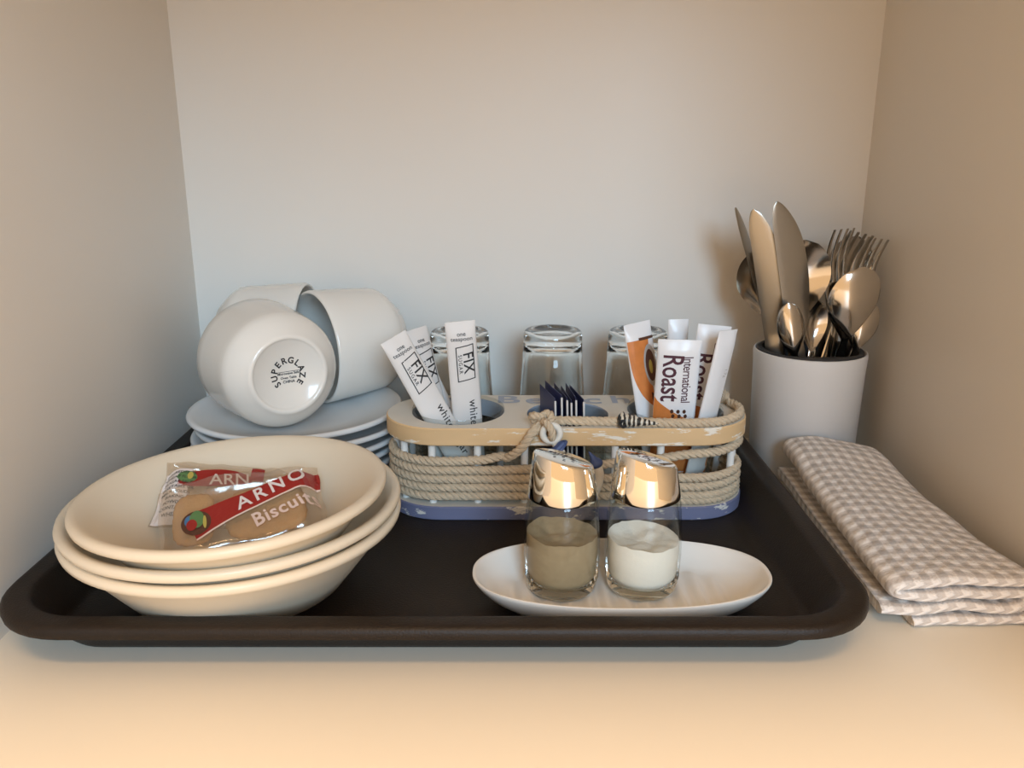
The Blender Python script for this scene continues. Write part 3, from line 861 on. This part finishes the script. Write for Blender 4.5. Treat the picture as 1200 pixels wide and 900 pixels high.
# ------------------------------------------------------------------ oval dish
DX, DY = 0.0606, 0.4245
def dish():
    seg = 120
    out = [(0, 0.0014), (0.60, 0.0014), (0.66, 0.0), (0.70, 0.0006), (0.80, 0.0035), (0.90, 0.0088), (0.965, 0.0140), (0.99, 0.0168), (1.0, 0.0184), (0.998, 0.0192), (0.985, 0.0194), (0.972, 0.0186), (0.95, 0.0160), (0.90, 0.0116), (0.83, 0.0074), (0.76, 0.0054)]
    out += [(0.76 * (1 - k / 44), 0.0046 + 0.0008 * max(0, 1 - k / 12)) for k in range(1, 44)] + [(0, 0.0046)]
    v, f = lathe(out, seg)
    A, Bb = 0.0826, 0.0408; r = []
    for i, p in enumerate(v):
        x, y, z = p
        rr = math.hypot(x, y)
        if rr > 1e-6:
            c, s = x / rr, y / rr
            k = 1 / ((abs(c) ** 2.35 + abs(s) ** 2.35) ** (1 / 2.35))
            x, y = c * rr * k * A, s * rr * k * Bb
        inner = i > seg * 12
        if inner and rr < 0.9:
            z += 0.0009 * math.sin(x * 2 * PI / 0.0105 + y * 18) * min(1, (0.9 - rr) * 5)
        r.append(Vector((x, y, z)))
    return r, f
o = obj('oval_dish', *dish(), M['dish'], auto=60); o.location = (DX, DY, ZT)
tag(o, 'white oval ceramic dish with ribbed floor under the two shakers', 'dish')
ZD = ZT + 0.0052

# ------------------------------------------------------------------ shakers
def shaker(label, x, y, fill, m, fname, kind):
    t = thing(kind, label, 'shaker', Matrix.Translation((x, y, ZD)), 'glass shakers on the oval dish')
    out = [(0, 0.0010), (0.0125, 0.0010), (0.0150, 0.0), (0.0180, 0.0006), (0.0198, 0.0032), (0.0207, 0.009), (0.0213, 0.022), (0.0211, 0.034), (0.0205, 0.045), (0.0198, 0.0530), (0.0192, 0.0560), (0.0182, 0.0572)]
    inn = [(0.0172, 0.0572), (0.0180, 0.053), (0.0192, 0.045), (0.0199, 0.034), (0.0201, 0.022), (0.0194, 0.0105), (0.0172, 0.0068), (0.011, 0.0056), (0, 0.0054)]
    v, f = lathe(out + inn, 72)
    fm = [1 if sum(v[i].z for i in q) / len(q) < 0.0085 else 0 for q in f]
    obj('glass_body', v, f, None, t, mats=[M['glass_shaker'], M['glass_base']], fmat=fm, auto=60)
    # contents, slightly under the inner wall, with an uneven top
    ip = [(0, 0.0056), (0.011, 0.0058), (0.0171, 0.0070), (0.0193, 0.0107), (0.0200, 0.022)]
    ip += [(0.0198, max(0.0225, fill))]
    k = [(0.0198 * (1 - q / 10), fill) for q in range(1, 10)] + [(0, fill)]
    v, f = lathe(ip + k, 48)
    n0 = 1 + 48 * 4 + 48
    for i in range(1 + 48 * 4, len(v)):
        p = v[i]; nz = noise.noise(Vector((p.x * 140, p.y * 140, x * 50))) * 0.0013 + noise.noise(Vector((p.x * 500, p.y * 500, x * 90))) * 0.0005
        rr = math.hypot(p.x, p.y) / 0.0198
        v[i] = Vector((p.x, p.y, p.z + nz + 0.0030 * (rr ** 2 - 0.5) * (-p.x / 0.02 * 0.7 + 0.9)))
    o = obj(fname, v, f, m, t, auto=60)
    # chrome lid with a slanted top
    seg = 72; prof = [(0.0180, 0.0560), (0.0192, 0.0562), (0.0194, 0.0575), (0.0188, 0.062), (0.0178, 0.069), (0.0166, 0.0765), (0.0160, 0.0778), (0.0150, 0.0782), (0.0, 0.0785)]
    v, f = lathe(prof, seg)
    for i, p in enumerate(v):
        k = max(0.0, min(1.0, (p.z - 0.0600) / 0.0170))
        v[i] = Vector((p.x, p.y, p.z - k * (p.x * 0.26 + p.y * 0.12) ))
    lid = obj('lid', v, f, M['chrome'], t, auto=50)
    mb = MB()
    for hx, hy in ((0, 0), (0.005, 0.003), (-0.005, 0.003), (0.005, -0.004), (-0.005, -0.004), (0, 0.007), (0, -0.007)):
        vv, ff = lathe([(0.0009, 0), (0, 0)], 10)
        mb.add([Vector((q.x + hx, q.y + hy, 0.0785 - (q.x + hx) * 0.26 - (q.y + hy) * 0.12 + 0.0003)) for q in vv], ff)
    mb.obj('hole', M['black_print'], lid, smooth=False)
    return t
shaker('glass shaker of ground pepper with a slanted chrome lid', 0.0280, 0.4320, 0.0330, M['pepper'], 'pepper', 'pepper_shaker')
shaker('glass shaker of white salt with a slanted chrome lid', 0.0735, 0.4325, 0.0300, M['salt'], 'salt', 'salt_shaker')

# ------------------------------------------------------------------ cutlery pot
POX, POY, PR, PH = 0.2335, 0.6450, 0.0428, 0.0985
pot = thing('cutlery_pot', 'white round cutlery pot with a charcoal insert, standing behind the towel', 'cutlery pot', Matrix.Translation((POX, POY, 0)))
pp = [(0, 0.0), (0.0388, 0.0), (0.0398, 0.001), (PR - 0.0006, PH - 0.012), (PR, PH - 0.003), (PR - 0.0004, PH - 0.0004), (PR - 0.0014, PH), (PR - 0.0022, PH - 0.001), (PR - 0.0026, PH - 0.01), (0.0372, 0.0035), (0, 0.0035)]
obj('body', *lathe(pp, 96), M['pot'], pot, auto=50)
# insert: a ring plate around an oval opening
seg = 72; v = []; f = []
def ring_pts(r, z): return [Vector((r * math.cos(2 * PI * i / seg), r * math.sin(2 * PI * i / seg), z)) for i in range(seg)]
def open_pts(k, z):
    q = []
    for i in range(seg):
        a = 2 * PI * i / seg; c, s = math.cos(a), math.sin(a)
        r = 1 / ((abs(c / (0.0350 * k)) ** 3 + abs(s / (0.0290 * k)) ** 3) ** (1 / 3)); q.append(Vector((r * c, r * s, z)))
    return q
rings = [ring_pts(PR - 0.0032, PH - 0.006), ring_pts(PR - 0.0030, PH + 0.0002), ring_pts(PR - 0.0036, PH + 0.0008), open_pts(1.02, PH + 0.0006), open_pts(1.0, PH + 0.0002), open_pts(0.99, PH - 0.020), ]
v, f = loft(rings, False, False)
obj('insert', v, f, M['pot_insert'], pot, auto=40)

# ------------------------------------------------------------------ cutlery
def sheet(st, nc=9):
    """st: (z, xl, xr, y, cup, thick) -> a closed curved blade"""
    v = []; f = []
    for side in (-1, 1):
        for z, xl, xr, y, cupd, th in st:
            for i in range(nc):
                u = -1 + 2 * i / (nc - 1)
                e = (1 - u * u) ** 0.5 * 0.8 + 0.2
                v.append(Vector(((xl + xr) / 2 + (xr - xl) / 2 * u, y + cupd * (1 - u * u) + side * th / 2 * e, z)))
    n = len(st); o = n * nc
    for j in range(n - 1):
        for i in range(nc - 1):
            a = j * nc + i; f.append((a, a + 1, a + nc + 1, a + nc)); a += o; f.append((a, a + nc, a + nc + 1, a + 1))
        for i in (0, nc - 1):
            a = j * nc + i; f.append((a, a + nc, a + nc + o, a + o))
    for j in (0, n - 1):
        for i in range(nc - 1):
            a = j * nc + i; f.append((a, a + 1, a + 1 + o, a + o))
    return v, f
def handle_st(L, w0, w1, z1, th=0.0022):
    r = []
    for i in range(9):
        t = i / 8
        w = w0 * (1 - t) + w1 * t
        if i == 0: w *= 0.4
        if i == 1: w *= 0.92
        r.append((z1 * t, -w, w, 0.004 * math.sin(PI * t) * 0.5, 0.0, th))
    return r
def spoon_mb(L, bl, bw, depth):
    z1 = L - bl
    st = handle_st(L, 0.0085, 0.0032, z1, 0.0024)
    for i in range(1, 19):
        t = i / 18
        w = bw / 2 * (math.sin(PI * min(1, 0.04 + 0.96 * t)) ** 0.62 if t < 0.55 else math.sqrt(max(0.0, 1 - ((t - 0.55) / 0.45) ** 2)) )
        if t < 0.55: w = bw / 2 * (0.14 + 0.86 * math.sin(PI / 2 * t / 0.55) ** 1.15)
        w = max(w, 0.0012)
        st.append((z1 + bl * t, -w, w, 0.002 * math.sin(PI * t), depth * math.sin(PI * t ** 0.85) ** 0.8, 0.0013))
    return MB().add(*sheet(st, 13))
def fork_mb(L):
    z1 = L - 0.070
    st = handle_st(L, 0.0085, 0.0034, z1, 0.0024)
    for z, w in ((0.006, 0.0042), (0.012, 0.0068), (0.017, 0.0098), (0.022, 0.0114), (0.026, 0.0119), (0.029, 0.0120)):
        st.append((z1 + z, -w, w, 0.002, 0.0014, 0.0018))
    mb = MB().add(*sheet(st, 9))
    for k in range(4):
        xc = -0.0120 + 0.0028 + k * 0.00613
        tt = []
        for i in range(9):
            t = i / 8; hw = 0.0022 - 0.0010 * t; x = xc + (k - 1.5) * 0.0002 * t
            tt.append((z1 + 0.0285 + 0.0415 * t, x - hw, x + hw, 0.002 + 0.0012 + 0.004 * math.sin(PI * t) - 0.004 * t, 0.0, 0.0017 - 0.0006 * t))
        mb.add(*sheet(tt, 5))
    return mb
def knife_mb(L, bw=0.021):
    zb_ = L * 0.48
    st = [(zb_ * t, -w, w, 0, 0, 0.0048) for t, w in ((0, 0.003), (0.03, 0.0078), (0.15, 0.0095), (0.5, 0.0088), (0.85, 0.0075), (1.0, 0.0066))]
    bl = L - zb_
    for i in range(1, 29):
        t = 1 - (1 - i / 28) ** 1.5
        xr = 0.0060 + (bw - 0.0120) * math.sin(PI * min(1, t * 0.95)) ** 0.7
        xl = -0.0060
        if t > 0.62:
            q = (t - 0.62) / 0.38
            xr = -0.0008 + (xr + 0.0008) * math.sqrt(max(0.0, 1 - q ** 2.6))
        if t > 0.80: xl = -0.0060 + 0.0050 * (1 - math.sqrt(max(0.0, 1 - ((t - 0.80) / 0.20) ** 2)))
        if t > 0.80: xr = max(xr, xl + 0.0012)
        st.append((zb_ + bl * t, xl, max(xr, xl + 0.0006), 0, 0, 0.0017 - 0.0005 * t))
    return MB().add(*sheet(st, 9))
CG = 'stainless cutlery in the white pot'
def put(name, mb_fn, label, B, Tt, face, m='steel'):
    B = Vector(B); Tt = Vector(Tt); L = (Tt - B).length
    o = mb_fn(L).obj(name, M[m], None, auto=50)
    o.matrix_world = frame_m(B, Tt, face)
    return tag(o, label, name.replace('table_', '').replace('tea', ''), CG)
def pb(dx, dy, z=0.006): return (POX + dx, POY + dy, z)
# knives
put('knife', lambda L: knife_mb(L, 0.0235), 'tallest steel knife with the widest blade, in front of the spoons', pb(0.0062, -0.0095, 0.0048), (0.1948, 0.6333, 0.2123), (0.139, -0.995, 0.15), 'steel_brushed')
put('knife', lambda L: knife_mb(L, 0.0200), 'steel knife with a narrower blade leaning beside the widest one', pb(-0.0061, 0.0045, 0.0048), (0.1801, 0.6395, 0.2064), (-0.379, -1.029, 0.1), 'steel_brushed')
put('knife', lambda L: knife_mb(L, 0.0190), 'steel knife turned edge-on, leaning out past the other two', pb(0.0089, 0.0161, 0.0048), (0.1676, 0.6455, 0.2072), (0.945, -0.525, 0.0), 'steel_brushed')
# spoons
put('table_spoon', lambda L: spoon_mb(L, 0.060, 0.0460, 0.0090), 'steel tablespoon behind the tallest knife, its hollow facing out', pb(-0.0083, -0.0081, 0.0048), (0.2206, 0.6426, 0.1835), (0.069, -1.005, 0.1))
put('table_spoon', lambda L: spoon_mb(L, 0.056, 0.040, 0.0085), 'steel tablespoon half hidden behind the two leaning knives', pb(-0.0032, 0.0201, 0.0048), (0.1918, 0.661, 0.1737), (-0.175, -0.99, 0.1))
put('table_spoon', lambda L: spoon_mb(L, 0.058, 0.0430, -0.0100), 'steel tablespoon leaning forward, rounded back of its bowl outwards', pb(0.0123, 0.0022, 0.0048), (0.256, 0.6154, 0.1666), (0.232, -0.978, 0.3))
put('table_spoon', lambda L: spoon_mb(L, 0.056, 0.039, 0.0085), 'steel tablespoon standing behind the fork tines', pb(0.0036, 0.0029, 0.0048), (0.2757, 0.6792, 0.1824), (0.094, -1.001, 0.1))
put('tea_spoon', lambda L: spoon_mb(L, 0.044, 0.0205, -0.0050), 'small steel teaspoon low in front of the tallest knife', pb(0.0, -0.017, 0.0108), (0.2065, 0.624, 0.1386), (-0.1, -1.0, 0.2))
put('tea_spoon', lambda L: spoon_mb(L, 0.040, 0.0240, 0.0050), 'small steel teaspoon between the tablespoons and the pot opening', pb(-0.0013, -0.0048, 0.0108), (0.2366, 0.6475, 0.1365), (0.218, -0.981, 0.2))
put('tea_spoon', lambda L: spoon_mb(L, 0.040, 0.0250, -0.0050), 'small steel teaspoon under the forward leaning tablespoon', pb(0.018, -0.0097, 0.0108), (0.2699, 0.6326, 0.1391), (-0.096, -1.0, 0.2))
# forks
put('fork', fork_mb, 'steel fork next to the outward facing tablespoon', pb(0.025, 0.011, 0.0048), (0.2529, 0.6517, 0.1909), (0.417, -0.951, 0.1))
put('fork', fork_mb, 'steel fork in the middle of the three forks', pb(-0.0092, 0.0245, 0.0048), (0.27, 0.6592, 0.187), (0.196, -1.059, 0.1), 'steel_brushed')
put('fork', fork_mb, 'steel fork leaning nearest the right cupboard wall', pb(0.0152, 0.0054, 0.0048), (0.2788, 0.6496, 0.184), (0.396, -1.07, 0.1), 'steel_brushed')

# ------------------------------------------------------------------ towel
def towel():
    w = 1.0
    sec = [(0.16, 0.10), (0.35, 0.10), (0.60, 0.10), (0.85, 0.10), (0.985, 0.13), (1.045, 0.28), (1.06, 0.50), (1.04, 0.74), (0.97, 0.885), (0.80, 0.91), (0.55, 0.905), (0.30, 0.905), (0.10, 0.88), (0.025, 0.80), (0.035, 0.70),
           (0.12, 0.645), (0.35, 0.64), (0.60, 0.645), (0.82, 0.675), (0.925, 0.64), (0.945, 0.52), (0.90, 0.40), (0.78, 0.345), (0.55, 0.385), (0.30, 0.375), (0.10, 0.345), (-0.06, 0.335)]
    sec = smooth_prof(sec, 5)
    n = len(sec)
    th = 0.118
    # normals in the section
    nr = []
    for i in range(n):
        a = sec[max(0, i - 1)]; b = sec[min(n - 1, i + 1)]
        dx, dz = (b[0] - a[0]) * 0.075, (b[1] - a[1]) * 0.028
        l = math.hypot(dx, dz); nr.append((-dz / l, dx / l))
    arc = [0]
    for i in range(1, n): arc.append(arc[-1] + math.hypot((sec[i][0] - sec[i - 1][0]) * 0.075, (sec[i][1] - sec[i - 1][1]) * 0.028))
    loopn = []
    half = 0.0031
    NY = 46
    def pos(i, off, t):
        y = 0.405 + (0.197 - 0.030 * max(0.0, sec[i][0]) ** 2) * t
        xl = 0.2040 + 0.001 * t
        xr = 0.2830 - 0.022 * t - 0.004 * math.sin(PI * t)
        H = 0.0275 + 0.0015 * t + 0.0150 * (t ** 1.6)
        H += 0.0025 * math.exp(-((t - 0.86) / 0.10) ** 2)
        sx, sz = sec[i]
        x = xl + (xr - xl) * sx + nr[i][0] * off
        z = H * sz + nr[i][1] * off
        zz = max(0.0004, z)
        nzv = noise.noise(Vector((x * 55, y * 45, 3.0))) * 0.0016 * min(1, sz)
        return Vector((x, y + 0.004 * noise.noise(Vector((sx * 3, sz * 3, 7.0))), zz + nzv))
    v = []; uv = []; f = []
    ring = [(i, 1) for i in range(n)] + [(i, -1) for i in range(n - 1, -1, -1)]
    R = len(ring)
    for j in range(NY + 1):
        t = j / NY
        sh = 1.0
        for (i, s) in ring:
            # rounded cut ends
            e = min(1.0, t * 195 / 3.0, (1 - t) * 195 / 3.0)
            e = 0.35 + 0.65 * math.sqrt(max(0, 1 - (1 - e) ** 2))
            v.append(pos(i, s * half * e, t)); uv.append((arc[i] + (0.0 if s > 0 else 0.0047), 0.195 * t + 0.002))
    for j in range(NY):
        for k in range(R):
            l = (k + 1) % R
            f.append((j * R + k, j * R + l, (j + 1) * R + l, (j + 1) * R + k))
    for j in (0, NY):
        for k in range(n - 1):
            f.append((j * R + k, j * R + k + 1, j * R + R - 2 - k, j * R + R - 1 - k))
    return v, f, uv
v, f, uv = towel()
o = obj('folded_towel', v, f, M['towel'], uvs=uv, auto=80)
tag(o, 'folded grey and white gingham tea towel lying between tray and cupboard wall', 'towel')

# ------------------------------------------------------------------ biscuit packets
def packet(label, center, xdir, ydir, W, H, Tk, seed, front):
    """W along xdir, H along ydir, thickness along the normal"""
    xd = Vector(xdir).normalized(); yd = Vector(ydir); yd = (yd - xd * yd.dot(xd)).normalized(); nd = xd.cross(yd)
    m = Matrix((xd, yd, nd)).transposed().to_4x4(); m.translation = Vector(center)
    t = thing('biscuit_packet', label, 'biscuit packet', m, 'biscuit packets in the top bowl')
    def prof(u, v):
        a = abs(2 * u / W); b = abs(2 * v / H)
        e = max(0.0, 1 - max(0.0, (a - 0.72) / 0.22) ** 1.7) if a < 0.94 else 0.0
        g = max(0.0, 1 - b ** 3.0)
        return e * g ** 0.6
    def S(u, v, s=1):
        p = prof(u, v)
        wr = noise.noise(Vector((u * 55, v * 55, seed))) * 0.0030 + (abs(noise.noise(Vector((u * 110, v * 150, seed + 5)))) - 0.25) * 0.0026
        wr *= 1 - 0.8 * p
        bendy = 0.0050 * math.sin(u * 60 + seed)
        return Vector((u + 0.0040 * noise.noise(Vector((v * 55, seed + 9, 0))) * (2 * u / W) ** 4, v + 0.0040 * noise.noise(Vector((u * 48, seed, 0))) * (2 * v / H) ** 2, s * (Tk / 2 * p + 0.00015) + wr * (0.6 + 0.4 * (s > 0)) + bendy * (1 - p) * 0.6))
    nu, nv = 40, 26; v = []; f = []
    for s in (1, -1):
        for j in range(nv + 1):
            for i in range(nu + 1): v.append(S(-W / 2 + W * i / nu, -H / 2 + H * j / nv, s))
    k = (nu + 1) * (nv + 1)
    for j in range(nv):
        for i in range(nu):
            a = j * (nu + 1) + i; f.append((a, a + 1, a + nu + 2, a + nu + 1)); a += k; f.append((a, a + nu + 1, a + nu + 2, a + 1))
    for i in range(nu):
        for a in (i, nv * (nu + 1) + i): f.append((a, a + 1, a + 1 + k, a + k))
    for j in range(nv):
        for a in (j * (nu + 1), j * (nu + 1) + nu): f.append((a, a + nu + 1, a + nu + 1 + k, a + k))
    obj('film', v, f, M['film'], t)
    def pr(name, mm, vv, ff, off=0.0004):
        vv = [(max(-W * 0.495, min(W * 0.495, p)), max(-H * 0.495, min(H * 0.495, q))) for p, q in vv]
        MB().add(wrap(S, vv, off), ff).obj(name, M[mm], t, smooth=False)
    n = 28
    if front:
        # red band climbing to the right
        def mid(q): return (-0.026 + 0.076 * q, -0.0105 + 0.0300 * q - 0.004 * q * q)
        lo = []; up = []; lo2 = []
        for i in range(n + 1):
            q = i / n; cx, cy = mid(q); hw = 0.0050 + 0.0030 * (1 - q) ** 3
            up.append((cx - 0.25 * hw, cy + hw)); lo.append((cx + 0.35 * hw, cy - hw)); lo2.append((cx + 0.35 * hw + 0.0003, cy - hw - 0.0010))
        pr('red_band', 'red_print', *quadstrip2(lo, up))
        pr('band_edge', 'pink_print', *quadstrip2(lo2, lo))
        vv, ff = text2d('ARNO', 0.0118, 0.016, 1.35)
        vv = [(x * 1.0, y + 0.14 * x) for x, y in vv]; pr('lettering', 'white_print', rot2(vv, 15, 0.0170, 0.0060), ff, 0.0007)
        vv, ff = text2d('Biscuits', 0.0110, 0.022, 1.10); pr('lettering', 'pink_print', rot2(vv, 19, 0.0235, -0.0080), ff, 0.0007)
        pr('emblem', 'brown_print', *ellipse2(-0.0230, -0.0085, 0.0078, 0.0076), 0.0006)
        pr('emblem', 'blue_print', *ellipse2(-0.0260, -0.0072, 0.0030, 0.0038), 0.0008)
        pr('emblem', 'green_print', *ellipse2(-0.0225, -0.0065, 0.0038, 0.0056), 0.0009)
        pr('emblem', 'red_print', *ellipse2(-0.0252, -0.0098, 0.0028, 0.0034), 0.0011)
        pr('emblem', 'yellow_print', *ellipse2(-0.0185, -0.0090, 0.0010, 0.0040), 0.0011)
    else:
        lo = []; up = []
        for i in range(n + 1):
            q = i / n; x = -0.026 + 0.040 * q; y = 0.0030 + 0.0060 * math.sin(q * 2)
            lo.append((x, y - 0.0062 * math.sin(PI * (0.1 + 0.85 * q)) ** 0.5)); up.append((x, y + 0.0065 * math.sin(PI * (0.08 + 0.87 * q)) ** 0.5))
        pr('red_band', 'red_print', *quadstrip2(lo, up))
        pr('emblem', 'green_print', *ellipse2(-0.0220, 0.0060, 0.0055, 0.0040), 0.0006)
        pr('emblem', 'yellow_print', *ellipse2(-0.0205, 0.0068, 0.0016, 0.0026), 0.0008)
        vv, ff = text2d('ARN', 0.0110, 0.010); pr('lettering', 'white_print', rot2(vv, 10, 0.0015, 0.0075), ff, 0.0007)
        pr('red_mark', 'red_print', *rect2(0.0125, 0.0200, 0.0090, 0.0190), 0.0006)
        # white ingredients panel with rows of small print
        pr('ingredients_panel', 'white_print', *rect2(-W * 0.49, -0.0200, -H * 0.49, 0.0120, 8, 12), 0.0004)
        mb = MB()
        for r in range(9):
            vv, ff = text2d(['INGREDIENTS', 'WHEAT FLOUR', 'SUGAR SALT', 'VEGETABLE OIL', 'MILK SOLIDS', 'BAKING', 'POWDER', 'CONTAINS', 'WHEAT'][r], 0.0026, 0.01)
            mb.add(wrap(S, [(x - W * 0.49 + 0.0095, y + 0.0090 - r * 0.0034) for x, y in vv], 0.0007), ff)
        mb.obj('small_print', M['black_print'], t, smooth=False)
    return t, m, (lambda u, v: (S(u, v, 1).z + S(u, v, -1).z) / 2)
def biscuit(label, m, cx, cy, cz, w, h, th, rz):
    v = []; f = []; nx, ny = 18, 14
    rows = []
    prof = [(0.0, -th / 2), (0.86, -th / 2), (0.97, -th * 0.3), (1.0, 0.0), (0.97, th * 0.3), (0.86, th / 2 * 0.95), (0.6, th / 2), (0.3, th / 2), (0.0, th / 2)]
    vv, ff = lathe(prof, 56)
    for p in vv:
        r = math.hypot(p.x, p.y)
        if r > 1e-6:
            c, s = p.x / r, p.y / r; k = 1 / ((abs(c) ** 3.4 + abs(s) ** 3.4) ** (1 / 3.4)); a = math.atan2(s, c)
            k *= 1 + 0.018 * math.cos(a * 20) * (r > 0.8)
            x, y = c * r * k * w / 2, s * r * k * h / 2
        else: x = y = 0
        z = p.z + 0.0006 * noise.noise(Vector((x * 200, y * 200, rz)))
        v.append(Vector((x, y, z)))
    o = obj('biscuit', v, ff, M['biscuit'], auto=60)
    o.matrix_world = m @ Matrix.Translation((cx, cy, cz)) @ Matrix.Rotation(math.radians(rz), 4, 'Z')
    return tag(o, label, 'biscuit', 'biscuits sealed in the packets')
FC = Vector((-0.1491, 0.4309, 0.0561))
t, m, mz = packet('clear biscuit packet with red band and Biscuits lettering, in front in the top bowl', FC, (0.9584, 0.2736, 0.0816), (-0.2792, 0.8388, 0.4674), 0.088, 0.052, 0.0165, 2.0, True)
biscuit('golden biscuit showing under the Biscuits lettering of the front packet', m, 0.0125, -0.0015, mz(0.0125, -0.0015), 0.044, 0.034, 0.0054, 2)
biscuit('golden biscuit at the parrot emblem end of the front packet', m, -0.0255, 0.001, mz(-0.0255, 0.001), 0.022, 0.034, 0.0048, -3)
RC = Vector((-0.1684, 0.4584, 0.0531))
t, m, mz = packet('clear biscuit packet with ingredients panel, tucked behind the front packet in the bowl', RC, (0.9622, 0.1728, -0.2105), (-0.0418, 0.8575, 0.5128), 0.072, 0.045, 0.0140, 7.0, False)
biscuit('golden biscuit inside the packet with the ingredients panel', m, 0.0065, -0.001, mz(0.0065, -0.001), 0.036, 0.028, 0.0046, 2)
